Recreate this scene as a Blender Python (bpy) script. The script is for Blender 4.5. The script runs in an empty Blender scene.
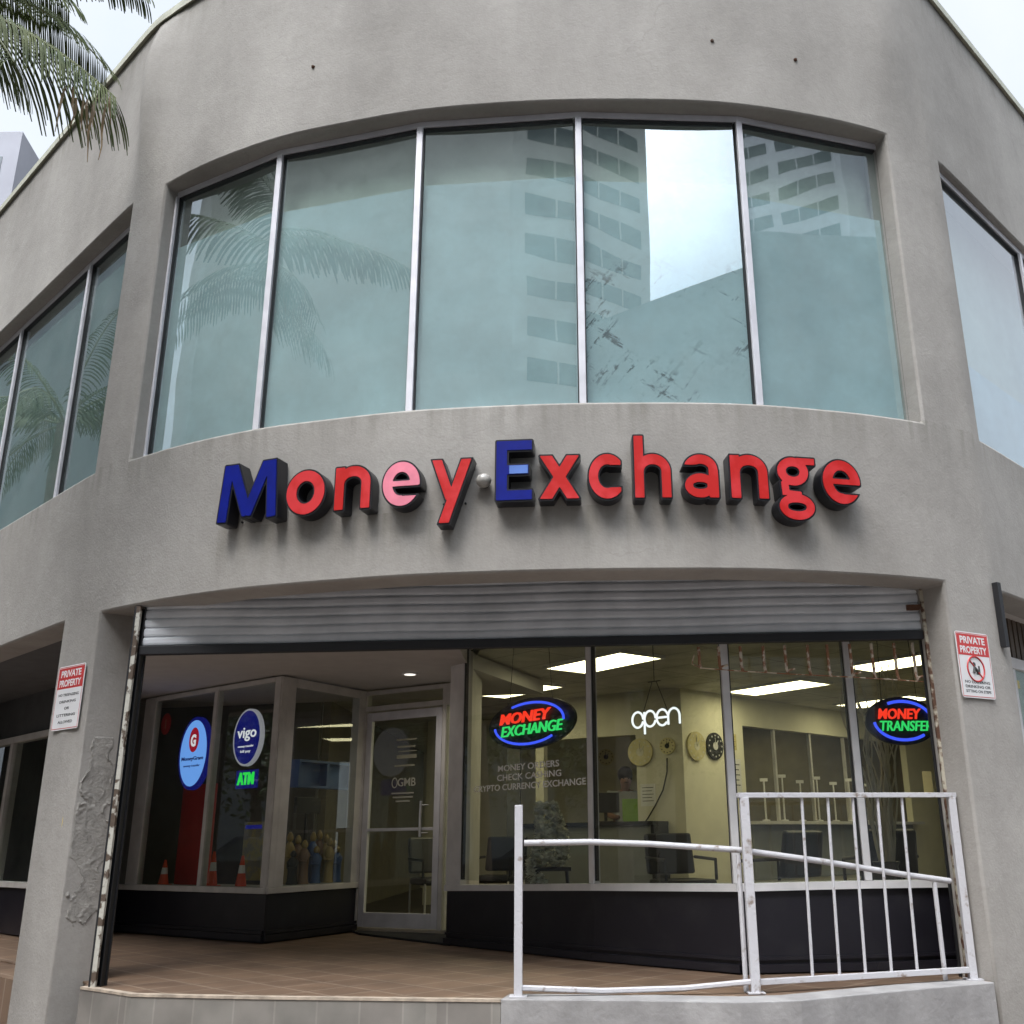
import bpy, math, random
import numpy as np
from mathutils import Matrix, Vector
random.seed(7)
R = math.radians
SC = bpy.context.scene
COL = SC.collection

# ------------------------------------------------------------------ camera model (used to measure the place)
F, PIT, ROL, CX, CY, H = 1010., R(18), R(.83), 576., 512., 0.86
def ray(px, py):
    x = (px-CX)/F; y = -(py-CY)/F
    c, s = math.cos(ROL), math.sin(ROL)
    x2 = c*x+s*y; y2 = -s*x+c*y
    return (x2, math.cos(PIT)-y2*math.sin(PIT), math.sin(PIT)+y2*math.cos(PIT))
def uz(px, py, z):
    r = ray(px, py); t = (z-H)/r[2]; return (r[0]*t, r[1]*t)
def at(px, py, Y):
    r = ray(px, py); t = Y/r[1]; return (r[0]*t, Y, H+r[2]*t)
def projx(X, Y, Z):
    Z -= H
    d = Y*math.cos(PIT)+Z*math.sin(PIT); y2 = (-Y*math.sin(PIT)+Z*math.cos(PIT))/d; x2 = X/d
    return CX+F*(math.cos(ROL)*x2-math.sin(ROL)*y2)
class Plane:
    """vertical plane through P and Q; local frame = (along PQ, out towards the street, up)"""
    def __init__(s, P, Q):
        s.P = Vector((P[0], P[1], 0)); d = Vector((Q[0]-P[0], Q[1]-P[1], 0)); s.L = d.length
        s.u = d.normalized(); s.n = Vector((s.u.y, -s.u.x, 0))
        if s.n.dot(-s.P) < 0: s.n = -s.n
        s.M = Matrix(((s.u.x, s.n.x, 0, s.P.x), (s.u.y, s.n.y, 0, s.P.y), (0, 0, 1, 0), (0, 0, 0, 1)))
    def hit(s, px, py, off=0.):
        r = Vector(ray(px, py)); t = (s.P+s.n*off).dot(s.n)/r.dot(s.n)
        p = r*t; return ((p-s.P).dot(s.u), p.z+H)
    def sh(s, off):
        a = s.P+s.n*off; b = a+s.u*s.L; return Plane(a, b)
    def pt(s, u, o, z): return s.M @ Vector((u, o, z))

# ------------------------------------------------------------------ materials
def newmat(name):
    m = bpy.data.materials.new(name); m.use_nodes = True
    nt = m.node_tree; nt.nodes.clear(); return m, nt
def N(nt, t, **k):
    n = nt.nodes.new(t)
    for a, v in k.items():
        if a in n.inputs: n.inputs[a].default_value = v
        else: setattr(n, a, v)
    return n
def mat(name, col, rough=.6, metal=0., var=.12, scale=6., bump=0., bscale=40., col2=None, spec=.5, thr=None, dist=.01, detail=6., emit=None, estr=0.):
    m, nt = newmat(name); L = nt.links.new
    out = N(nt, 'ShaderNodeOutputMaterial'); b = N(nt, 'ShaderNodeBsdfPrincipled')
    b.inputs['Roughness'].default_value = rough; b.inputs['Metallic'].default_value = metal
    b.inputs['Specular IOR Level'].default_value = spec
    tc = N(nt, 'ShaderNodeTexCoord')
    no = N(nt, 'ShaderNodeTexNoise'); no.inputs['Scale'].default_value = scale; no.inputs['Detail'].default_value = detail
    L(tc.outputs['Object'], no.inputs['Vector'])
    rp = N(nt, 'ShaderNodeValToRGB'); e = rp.color_ramp.elements
    lo = thr[0] if thr else .3; hi = thr[1] if thr else .7
    e[0].position = lo; e[1].position = hi
    c2 = col2 or tuple(min(1, c*(1+var)) for c in col); c1 = col if col2 else tuple(c*(1-var) for c in col)
    e[0].color = (*c1, 1); e[1].color = (*c2, 1)
    L(no.outputs['Fac'], rp.inputs['Fac']); L(rp.outputs['Color'], b.inputs['Base Color'])
    if bump:
        n2 = N(nt, 'ShaderNodeTexNoise'); n2.inputs['Scale'].default_value = bscale; n2.inputs['Detail'].default_value = 5
        L(tc.outputs['Object'], n2.inputs['Vector'])
        bp = N(nt, 'ShaderNodeBump'); bp.inputs['Strength'].default_value = bump; bp.inputs['Distance'].default_value = dist
        L(n2.outputs['Fac'], bp.inputs['Height']); L(bp.outputs['Normal'], b.inputs['Normal'])
    if emit:
        b.inputs['Emission Color'].default_value = (*emit, 1); b.inputs['Emission Strength'].default_value = estr
    L(b.outputs[0], out.inputs[0]); return m
def emis(name, col, s):
    m, nt = newmat(name); out = N(nt, 'ShaderNodeOutputMaterial')
    e = N(nt, 'ShaderNodeEmission'); e.inputs[0].default_value = (*col, 1); e.inputs[1].default_value = s
    nt.links.new(e.outputs[0], out.inputs[0]); return m
def glassmat(name, tint, refl, gcol=(1, 1, 1), dust=.03, dustcol=(.5, .5, .48), wob=.0):
    m, nt = newmat(name); L = nt.links.new
    out = N(nt, 'ShaderNodeOutputMaterial'); tr = N(nt, 'ShaderNodeBsdfTransparent'); tr.inputs[0].default_value = (*tint, 1)
    gl = N(nt, 'ShaderNodeBsdfGlossy'); gl.inputs['Color'].default_value = (*gcol, 1); gl.inputs['Roughness'].default_value = .01
    df = N(nt, 'ShaderNodeBsdfDiffuse'); df.inputs[0].default_value = (*dustcol, 1)
    fr = N(nt, 'ShaderNodeFresnel'); fr.inputs[0].default_value = 1.45
    mu = N(nt, 'ShaderNodeMath', operation='ADD'); L(fr.outputs[0], mu.inputs[0]); mu.inputs[1].default_value = refl-.04
    gb = N(nt, 'ShaderNodeNewGeometry'); ib = N(nt, 'ShaderNodeMath', operation='SUBTRACT'); ib.inputs[0].default_value = 1; L(gb.outputs['Backfacing'], ib.inputs[1])
    m0 = N(nt, 'ShaderNodeMath', operation='MULTIPLY'); L(mu.outputs[0], m0.inputs[0]); L(ib.outputs[0], m0.inputs[1])
    mx = N(nt, 'ShaderNodeMixShader'); L(m0.outputs[0], mx.inputs[0]); L(tr.outputs[0], mx.inputs[1]); L(gl.outputs[0], mx.inputs[2])
    tc = N(nt, 'ShaderNodeTexCoord')
    no = N(nt, 'ShaderNodeTexNoise'); no.inputs['Scale'].default_value = 2.2; no.inputs['Detail'].default_value = 8; no.inputs['Roughness'].default_value = .7
    L(tc.outputs['Object'], no.inputs['Vector'])
    rp = N(nt, 'ShaderNodeMapRange'); rp.inputs[1].default_value = .4; rp.inputs[2].default_value = .72; rp.inputs[3].default_value = dust*.3; rp.inputs[4].default_value = dust*2
    L(no.outputs['Fac'], rp.inputs[0])
    m2 = N(nt, 'ShaderNodeMixShader'); L(rp.outputs[0], m2.inputs[0]); L(mx.outputs[0], m2.inputs[1]); L(df.outputs[0], m2.inputs[2])
    if wob:
        n2 = N(nt, 'ShaderNodeTexNoise'); n2.inputs['Scale'].default_value = 1.1; n2.inputs['Detail'].default_value = 1
        L(tc.outputs['Object'], n2.inputs['Vector'])
        bp = N(nt, 'ShaderNodeBump'); bp.inputs['Strength'].default_value = 1; bp.inputs['Distance'].default_value = wob
        L(n2.outputs['Fac'], bp.inputs['Height']); L(bp.outputs['Normal'], gl.inputs['Normal'])
    L(m2.outputs[0], out.inputs[0]); return m

def stucco():
    m, nt = newmat('grey_painted_stucco'); L = nt.links.new
    out = N(nt, 'ShaderNodeOutputMaterial'); b = N(nt, 'ShaderNodeBsdfPrincipled'); b.inputs['Roughness'].default_value = .85
    b.inputs['Specular IOR Level'].default_value = .25
    g = N(nt, 'ShaderNodeNewGeometry')
    mp = N(nt, 'ShaderNodeMapping'); mp.inputs['Scale'].default_value = (1, 1, .55); L(g.outputs['Position'], mp.inputs['Vector'])
    n1 = N(nt, 'ShaderNodeTexNoise'); n1.inputs['Scale'].default_value = .75; n1.inputs['Detail'].default_value = 9; n1.inputs['Roughness'].default_value = .62
    L(mp.outputs[0], n1.inputs['Vector'])
    r1 = N(nt, 'ShaderNodeValToRGB'); e = r1.color_ramp.elements
    e[0].position = .34; e[0].color = (.285, .267, .245, 1); e[1].position = .62; e[1].color = (.385, .363, .335, 1)
    L(n1.outputs['Fac'], r1.inputs[0])
    n2 = N(nt, 'ShaderNodeTexNoise'); n2.inputs['Scale'].default_value = 22; n2.inputs['Detail'].default_value = 10; n2.inputs['Roughness'].default_value = .7; L(g.outputs['Position'], n2.inputs['Vector'])
    r2 = N(nt, 'ShaderNodeMapRange'); r2.inputs[1].default_value = .3; r2.inputs[2].default_value = .7; r2.inputs[3].default_value = .93; r2.inputs[4].default_value = 1.05
    L(n2.outputs['Fac'], r2.inputs[0])
    mx = N(nt, 'ShaderNodeMix', data_type='RGBA', blend_type='MULTIPLY'); mx.inputs[0].default_value = 1
    L(r1.outputs[0], mx.inputs[6]); L(r2.outputs[0], mx.inputs[7])
    # scattered small chips and dirt spots
    v = N(nt, 'ShaderNodeTexNoise'); v.inputs['Scale'].default_value = 7.5; v.inputs['Detail'].default_value = 10; v.inputs['Roughness'].default_value = .8; L(g.outputs['Position'], v.inputs['Vector'])
    rv = N(nt, 'ShaderNodeMapRange'); rv.inputs[1].default_value = .70; rv.inputs[2].default_value = .76; rv.inputs[3].default_value = 0; rv.inputs[4].default_value = .45
    L(v.outputs['Fac'], rv.inputs[0])
    m3 = N(nt, 'ShaderNodeMix', data_type='RGBA'); L(rv.outputs[0], m3.inputs[0]); L(mx.outputs[2], m3.inputs[6]); m3.inputs[7].default_value = (.22, .205, .19, 1)
    # vertical run-off streaks
    mp2 = N(nt, 'ShaderNodeMapping'); mp2.inputs['Scale'].default_value = (7, 7, .35); L(g.outputs['Position'], mp2.inputs['Vector'])
    ns = N(nt, 'ShaderNodeTexNoise'); ns.inputs['Scale'].default_value = 1.; ns.inputs['Detail'].default_value = 5; L(mp2.outputs[0], ns.inputs['Vector'])
    rs = N(nt, 'ShaderNodeMapRange'); rs.inputs[1].default_value = .5; rs.inputs[2].default_value = .78; rs.inputs[3].default_value = 0; rs.inputs[4].default_value = .15
    L(ns.outputs['Fac'], rs.inputs[0])
    m4 = N(nt, 'ShaderNodeMix', data_type='RGBA'); L(rs.outputs[0], m4.inputs[0]); L(m3.outputs[2], m4.inputs[6]); m4.inputs[7].default_value = (.265, .25, .235, 1)
    # dirty drips under the sign letters, window sill and roof edge
    sx = N(nt, 'ShaderNodeSeparateXYZ'); L(g.outputs['Position'], sx.inputs[0])
    mp3 = N(nt, 'ShaderNodeMapping'); mp3.inputs['Scale'].default_value = (11, 11, .8); L(g.outputs['Position'], mp3.inputs['Vector'])
    nd = N(nt, 'ShaderNodeTexNoise'); nd.inputs['Scale'].default_value = 1.; nd.inputs['Detail'].default_value = 6; L(mp3.outputs[0], nd.inputs['Vector'])
    rd = N(nt, 'ShaderNodeMapRange'); rd.inputs[1].default_value = .46; rd.inputs[2].default_value = .70; rd.inputs[3].default_value = 0; rd.inputs[4].default_value = .5; L(nd.outputs['Fac'], rd.inputs[0])
    tot = None
    for z0, z1 in ((2.50, 2.94), (3.38, 3.70), (7.7, 8.1)):
        f_ = N(nt, 'ShaderNodeMapRange'); f_.inputs[1].default_value = z0; f_.inputs[2].default_value = z1; f_.inputs[3].default_value = 0; f_.inputs[4].default_value = 1; L(sx.outputs[2], f_.inputs[0])
        c_ = N(nt, 'ShaderNodeMath', operation='LESS_THAN'); c_.inputs[1].default_value = z1+.02; L(sx.outputs[2], c_.inputs[0])
        p_ = N(nt, 'ShaderNodeMath', operation='MULTIPLY'); L(f_.outputs[0], p_.inputs[0]); L(c_.outputs[0], p_.inputs[1])
        if tot is None:
            ax_ = N(nt, 'ShaderNodeMath', operation='COMPARE'); L(sx.outputs[0], ax_.inputs[0]); ax_.inputs[1].default_value = -.3; ax_.inputs[2].default_value = 2.25
            px_m = N(nt, 'ShaderNodeMath', operation='MULTIPLY'); L(p_.outputs[0], px_m.inputs[0]); L(ax_.outputs[0], px_m.inputs[1]); tot = px_m.outputs[0]
        else:
            q_ = N(nt, 'ShaderNodeMath', operation='MAXIMUM'); L(tot, q_.inputs[0]); L(p_.outputs[0], q_.inputs[1]); tot = q_.outputs[0]
    mu = N(nt, 'ShaderNodeMath', operation='MULTIPLY'); L(tot, mu.inputs[0]); L(rd.outputs[0], mu.inputs[1])
    m5 = N(nt, 'ShaderNodeMix', data_type='RGBA'); L(mu.outputs[0], m5.inputs[0]); L(m4.outputs[2], m5.inputs[6]); m5.inputs[7].default_value = (.17, .165, .135, 1)
    # hairline cracks
    dn = N(nt, 'ShaderNodeTexNoise'); dn.inputs['Scale'].default_value = 3.; dn.inputs['Detail'].default_value = 6; L(g.outputs['Position'], dn.inputs['Vector'])
    va = N(nt, 'ShaderNodeVectorMath', operation='MULTIPLY_ADD'); L(dn.outputs['Color'], va.inputs[0]); va.inputs[1].default_value = (.45, .45, .45); L(g.outputs['Position'], va.inputs[2])
    vo = N(nt, 'ShaderNodeTexVoronoi', feature='DISTANCE_TO_EDGE'); vo.inputs['Scale'].default_value = .75; L(va.outputs[0], vo.inputs['Vector'])
    rc = N(nt, 'ShaderNodeMapRange'); rc.inputs[1].default_value = .0; rc.inputs[2].default_value = .006; rc.inputs[3].default_value = 1; rc.inputs[4].default_value = 0; L(vo.outputs['Distance'], rc.inputs[0])
    cm = N(nt, 'ShaderNodeMapRange'); cm.inputs[1].default_value = .52; cm.inputs[2].default_value = .60; cm.inputs[3].default_value = 0; cm.inputs[4].default_value = .18; L(n1.outputs['Fac'], cm.inputs[0])
    mc = N(nt, 'ShaderNodeMath', operation='MULTIPLY'); L(rc.outputs[0], mc.inputs[0]); L(cm.outputs[0], mc.inputs[1])
    m6 = N(nt, 'ShaderNodeMix', data_type='RGBA'); L(mc.outputs[0], m6.inputs[0]); L(m5.outputs[2], m6.inputs[6]); m6.inputs[7].default_value = (.15, .14, .13, 1)
    L(m6.outputs[2], b.inputs['Base Color'])
    # trowel waves + grit + peeling zone on the left pier
    w = N(nt, 'ShaderNodeTexNoise'); w.inputs['Scale'].default_value = 1.7; w.inputs['Detail'].default_value = 4; w.inputs['Distortion'].default_value = .15; L(g.outputs['Position'], w.inputs['Vector'])
    b1 = N(nt, 'ShaderNodeBump'); b1.inputs['Strength'].default_value = .5; b1.inputs['Distance'].default_value = .035; L(w.outputs['Fac'], b1.inputs['Height'])
    gr = N(nt, 'ShaderNodeTexNoise'); gr.inputs['Scale'].default_value = 60; gr.inputs['Detail'].default_value = 5; L(g.outputs['Position'], gr.inputs['Vector'])
    b2 = N(nt, 'ShaderNodeBump'); b2.inputs['Strength'].default_value = .4; b2.inputs['Distance'].default_value = .006; L(gr.outputs['Fac'], b2.inputs['Height']); L(b1.outputs[0], b2.inputs['Normal'])
    L(b2.outputs[0], b.inputs['Normal']); L(b.outputs[0], out.inputs[0]); return m

M = {}
M['stucco'] = stucco()
M['coping'] = mat('coping_metal', (.50, .50, .40), .5, var=.15)
M['alu'] = mat('anodised_aluminium', (.66, .65, .69), .45, .15, var=.1, bump=.05)
M['alu_white'] = mat('white_frame_paint', (.66, .65, .65), .5, 0, var=.1, bump=.05)
M['alu_dark'] = mat('shop_frame_paint', (.55, .53, .51), .5, 0., var=.12)
M['sealant'] = mat('black_gasket', (.02, .02, .022), .6)
M['ironwhite'] = mat('white_painted_steel', (.54, .53, .55), .5, 0, col2=(.26, .21, .18), thr=(.60, .72), scale=17., bump=.3, bscale=60, detail=10.)
M['rust'] = mat('rusting_cream_paint', (.09, .04, .022), .8, 0, col2=(.42, .38, .30), thr=(.44, .56), scale=16, bump=.5, bscale=50)
M['rustdark'] = mat('rusting_steel', (.10, .045, .025), .85, 0, col2=(.25, .21, .18), thr=(.5, .62), scale=13, bump=.5)
M['creamrail'] = mat('peeling_white_rail', (.10, .07, .05), .7, 0, col2=(.50, .48, .42), thr=(.44, .50), scale=15, bump=.4)
M['black'] = mat('black_steel', (.012, .012, .014), .55)
M['shutter'] = mat('galvanised_shutter', (.58, .60, .63), .75, .0, col2=(.82, .84, .88), thr=(.3, .75), scale=3.5, bump=.08)
M['base'] = mat('dark_knee_wall_paint', (.010, .009, .014), .42, bump=.06, col2=(.022, .021, .025), thr=(.5, .85), scale=4.5, detail=10)
M['soffit'] = mat('soffit_plaster', (.55, .53, .51), .9, var=.05)
M['void'] = mat('dark_void', (.012, .012, .012), .9)
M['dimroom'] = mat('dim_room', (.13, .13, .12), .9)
M['olive'] = mat('olive_wall_paint', (.66, .63, .50), .8, var=.04)
M['ivory'] = mat('ivory_wall_paint', (.78, .75, .60), .8, var=.04)
M['ctile'] = mat('ceiling_tile', (.30, .28, .22), .9, var=.05)
M['counter'] = mat('grey_counter_front', (.20, .21, .20), .6, var=.1)
M['blackplastic'] = mat('black_vinyl', (.012, .012, .014), .45)
M['red'] = mat('red_acrylic', (.50, .012, .010), .4, col2=(.62, .035, .04), scale=5, thr=(.45, .6), spec=.35)
M['blue'] = mat('blue_acrylic', (.001, .008, .20), .5, spec=.2, var=.15, scale=9)
M['pink'] = mat('faded_pink_acrylic', (.78, .22, .30), .5, var=.12, scale=9)
M['letter_side'] = mat('letter_return', (.010, .010, .014), .35)
M['white'] = mat('white_sign_face', (.72, .71, .71), .45, var=.04)
M['signred'] = mat('sign_red', (.52, .035, .035), .45, var=.1)
M['signink'] = mat('sign_black_ink', (.05, .05, .05), .5)
M['redpanel'] = mat('red_panel', (.60, .03, .025), .5, var=.1)
M['clockface'] = mat('ivory_clock_face', (.62, .55, .30), .5)
M['film'] = mat('teal_window_film', (.53, .66, .71), .7, var=.15, scale=1.6, detail=9)
M['glass_up'] = glassmat('upper_glass', (.92, .97, .96), .30, (.80, .88, .92), .06, (.45, .5, .5), wob=.0016)
M['film_dim'] = mat('green_grey_film', (.17, .23, .20), .7, var=.15, scale=1.6, detail=9)
M['glass_sky'] = glassmat('mirror_coated_glass', (.88, .93, .94), .26, (.95, .97, 1.), .035, (.45, .5, .5), wob=.0016)
M['glass_shop'] = glassmat('shop_glass', (.90, .92, .89), .09, (1, 1, 1), .02)
M['panel_light'] = emis('fluorescent_panel', (1., .90, .56), 6.5)
M['spot'] = emis('soffit_spot_lens', (1., .95, .85), 1.2)
M['n_red'] = emis('neon_red', (1., .045, .02), 1.1)
M['n_green'] = emis('neon_green', (.05, 1., .22), .75)
M['n_blue'] = emis('neon_blue', (.05, .10, 1.), 1.2)
M['n_white'] = emis('neon_white', (.9, .95, 1.), 1.25)
M['lite_blue'] = emis('lit_pale_blue', (.16, .38, .95), .95)
M['lit_navy'] = emis('lit_navy', (.006, .008, .13), .9)
M['atm'] = emis('atm_green', (.03, .9, .10), .8)
M['lit_white'] = emis('lit_white', (.9, .92, 1.), .75)
M['vinyl'] = mat('white_vinyl', (.93, .93, .92), .6, var=.02)
M['skin'] = mat('skin', (.28, .15, .10), .55)
M['hair'] = mat('dark_hair', (.015, .011, .01), .6)
M['shirt'] = mat('light_grey_shirt', (.35, .36, .37), .8)
M['trouser'] = mat('dark_trousers', (.03, .03, .04), .8)
M['green'] = mat('green_cloth', (.22, .38, .05), .7)
M['cone'] = mat('orange_cone', (.75, .09, .03), .5)
M['asphalt'] = mat('asphalt', (.05, .05, .05), .9, var=.2, bump=.4, bscale=80)
M['bark'] = mat('bark', (.16, .13, .10), .9, var=.3, bump=.6)
M['leaf'] = mat('broad_leaf', (.035, .075, .02), .5, var=.5, scale=1.2)
M['leaf2'] = mat('olive_leaf', (.07, .11, .03), .5, var=.5, scale=1.2)
M['frond'] = mat('palm_frond', (.030, .052, .016), .7, col2=(.10, .115, .04), scale=5., spec=.15)
M['frond_dry'] = mat('dry_frond', (.16, .10, .035), .6, var=.3)
M['rachis'] = mat('frond_stem', (.14, .15, .06), .5)
M['twig'] = mat('dried_branch', (.72, .66, .52), .8)
M['petal'] = mat('white_petals', (.88, .88, .78), .7)
M['carpaint'] = mat('dark_blue_car_paint', (.02, .03, .06), .25, .3)
M['tyre'] = mat('tyre_rubber', (.015, .015, .015), .8)
M['tower_wall'] = mat('tower_concrete', (.58, .56, .52), .8, var=.06, scale=.2)
M['tower_glass'] = mat('tower_window_glass', (.06, .08, .09), .15)
M['pale_wall'] = mat('pale_render', (.58, .58, .60), .8, var=.06, scale=.2)
M['grey_wall'] = mat('grey_render', (.26, .29, .30), .8, var=.06, scale=.2)
M['tan_wall'] = mat('tan_render', (.50, .48, .42), .8, var=.08, scale=.2)
M['wood'] = mat('brown_slats', (.10, .075, .055), .6, var=.2)
M['crate_blue'] = mat('blue_shelf', (.06, .14, .36), .5)
M['fig_blue'] = mat('blue_glaze', (.05, .11, .28), .3)
M['fig_brown'] = mat('brown_glaze', (.22, .13, .08), .4)
M['fig_gold'] = mat('gold_glaze', (.36, .26, .09), .35)
M['yellow'] = mat('yellow_paint', (.62, .45, .09), .6)
M['paper'] = mat('yellowed_paper', (.60, .52, .22), .7)
M['poster'] = mat('pale_poster', (.30, .27, .20), .6, col2=(.42, .36, .14), scale=9, thr=(.45, .55))

def brickmat(name, c1, c2, mortar, scale, w, h, off=0., rot=0., bump=.3, use='Position', msize=.02):
    m, nt = newmat(name); L = nt.links.new
    out = N(nt, 'ShaderNodeOutputMaterial'); b = N(nt, 'ShaderNodeBsdfPrincipled'); b.inputs['Roughness'].default_value = .6
    g = N(nt, 'ShaderNodeNewGeometry'); mp = N(nt, 'ShaderNodeMapping'); mp.inputs['Rotation'].default_value = (0, 0, rot)
    L(g.outputs['Position'], mp.inputs['Vector'])
    br = N(nt, 'ShaderNodeTexBrick'); br.offset = off
    br.inputs['Color1'].default_value = (*c1, 1); br.inputs['Color2'].default_value = (*c2, 1); br.inputs['Mortar'].default_value = (*mortar, 1)
    br.inputs['Scale'].default_value = scale; br.inputs['Brick Width'].default_value = w; br.inputs['Row Height'].default_value = h; br.inputs['Mortar Size'].default_value = msize
    L(mp.outputs[0], br.inputs['Vector'])
    no = N(nt, 'ShaderNodeTexNoise'); no.inputs['Scale'].default_value = 3; no.inputs['Detail'].default_value = 8; L(g.outputs['Position'], no.inputs['Vector'])
    mr = N(nt, 'ShaderNodeMapRange'); mr.inputs[1].default_value = .3; mr.inputs[2].default_value = .7; mr.inputs[3].default_value = .72; mr.inputs[4].default_value = 1.15; L(no.outputs['Fac'], mr.inputs[0])
    mx = N(nt, 'ShaderNodeMix', data_type='RGBA', blend_type='MULTIPLY'); mx.inputs[0].default_value = 1; L(br.outputs['Color'], mx.inputs[6]); L(mr.outputs[0], mx.inputs[7])
    L(mx.outputs[2], b.inputs['Base Color'])
    bp = N(nt, 'ShaderNodeBump'); bp.inputs['Strength'].default_value = bump; bp.inputs['Distance'].default_value = -.005; L(br.outputs['Fac'], bp.inputs['Height']); L(bp.outputs[0], b.inputs['Normal'])
    L(b.outputs[0], out.inputs[0]); return m
M['deck'] = brickmat('terracotta_floor_tile', (.165, .105, .066), (.135, .085, .054), (.22, .16, .115), 1., .3, .3, 0., R(45), msize=.010)
M['pavers'] = brickmat('reddish_pavers', (.24, .20, .175), (.19, .165, .145), (.10, .09, .08), 1., .2, .1, .5, 0, msize=.004)
M['shopfloor'] = brickmat('dark_shop_floor', (.13, .11, .09), (.11, .10, .08), (.06, .05, .045), 1., .4, .4, 0., R(45), msize=.004)

def scratched_film():
    m, nt = newmat('scraped_teal_film'); L = nt.links.new
    out = N(nt, 'ShaderNodeOutputMaterial'); b = N(nt, 'ShaderNodeBsdfPrincipled'); b.inputs['Roughness'].default_value = .7
    g = N(nt, 'ShaderNodeNewGeometry')
    no = N(nt, 'ShaderNodeTexNoise'); no.inputs['Scale'].default_value = 1.6; no.inputs['Detail'].default_value = 9; L(g.outputs['Position'], no.inputs['Vector'])
    rp = N(nt, 'ShaderNodeValToRGB'); e = rp.color_ramp.elements; e[0].position = .3; e[1].position = .7
    e[0].color = (.47, .60, .655, 1); e[1].color = (.58, .71, .76, 1); L(no.outputs['Fac'], rp.inputs[0])
    prev = rp.outputs[0]
    for ang, sc_, seed in ((-32, (1.5, 1, 9), 0.), (52, (1.6, 1, 10), 4.)):
        mp = N(nt, 'ShaderNodeMapping'); mp.inputs['Rotation'].default_value = (0, R(ang), 0); mp.inputs['Location'].default_value = (seed, seed, seed)
        L(g.outputs['Position'], mp.inputs['Vector'])
        m2 = N(nt, 'ShaderNodeMapping'); m2.inputs['Scale'].default_value = sc_; L(mp.outputs[0], m2.inputs['Vector'])
        ns = N(nt, 'ShaderNodeTexNoise'); ns.inputs['Scale'].default_value = 1.5; ns.inputs['Detail'].default_value = 7; ns.inputs['Roughness'].default_value = .68
        L(m2.outputs[0], ns.inputs['Vector'])
        # keep the marks to the lower left half of the pane
        mr = N(nt, 'ShaderNodeMapRange'); mr.inputs[1].default_value = .56; mr.inputs[2].default_value = .61; mr.inputs[3].default_value = 0; mr.inputs[4].default_value = .9
        L(ns.outputs['Fac'], mr.inputs[0])
        sx = N(nt, 'ShaderNodeSeparateXYZ'); L(g.outputs['Position'], sx.inputs[0])
        mz = N(nt, 'ShaderNodeMapRange'); mz.inputs[1].default_value = 5.0; mz.inputs[2].default_value = 4.7; mz.inputs[3].default_value = 0; mz.inputs[4].default_value = 1; L(sx.outputs[2], mz.inputs[0])
        bk = N(nt, 'ShaderNodeTexNoise'); bk.inputs['Scale'].default_value = 21; bk.inputs['Detail'].default_value = 4; L(g.outputs['Position'], bk.inputs['Vector'])
        bm_ = N(nt, 'ShaderNodeMapRange'); bm_.inputs[1].default_value = .42; bm_.inputs[2].default_value = .52; L(bk.outputs['Fac'], bm_.inputs[0])
        cl = N(nt, 'ShaderNodeTexNoise'); cl.inputs['Scale'].default_value = 1.7; L(g.outputs['Position'], cl.inputs['Vector'])
        cm = N(nt, 'ShaderNodeMapRange'); cm.inputs[1].default_value = .42; cm.inputs[2].default_value = .55; L(cl.outputs['Fac'], cm.inputs[0])
        mk = N(nt, 'ShaderNodeMath', operation='MULTIPLY'); L(bm_.outputs[0], mk.inputs[0]); L(cm.outputs[0], mk.inputs[1])
        mk2 = N(nt, 'ShaderNodeMath', operation='MULTIPLY'); L(mk.outputs[0], mk2.inputs[0]); L(mr.outputs[0], mk2.inputs[1])
        mu = N(nt, 'ShaderNodeMath', operation='MULTIPLY'); L(mk2.outputs[0], mu.inputs[0]); L(mz.outputs[0], mu.inputs[1])
        mx = N(nt, 'ShaderNodeMix', data_type='RGBA'); L(mu.outputs[0], mx.inputs[0]); L(prev, mx.inputs[6]); mx.inputs[7].default_value = (.03, .05, .055, 1)
        prev = mx.outputs[2]
    L(prev, b.inputs['Base Color']); L(b.outputs[0], out.inputs[0]); return m
M['film_scr'] = scratched_film()

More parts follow.
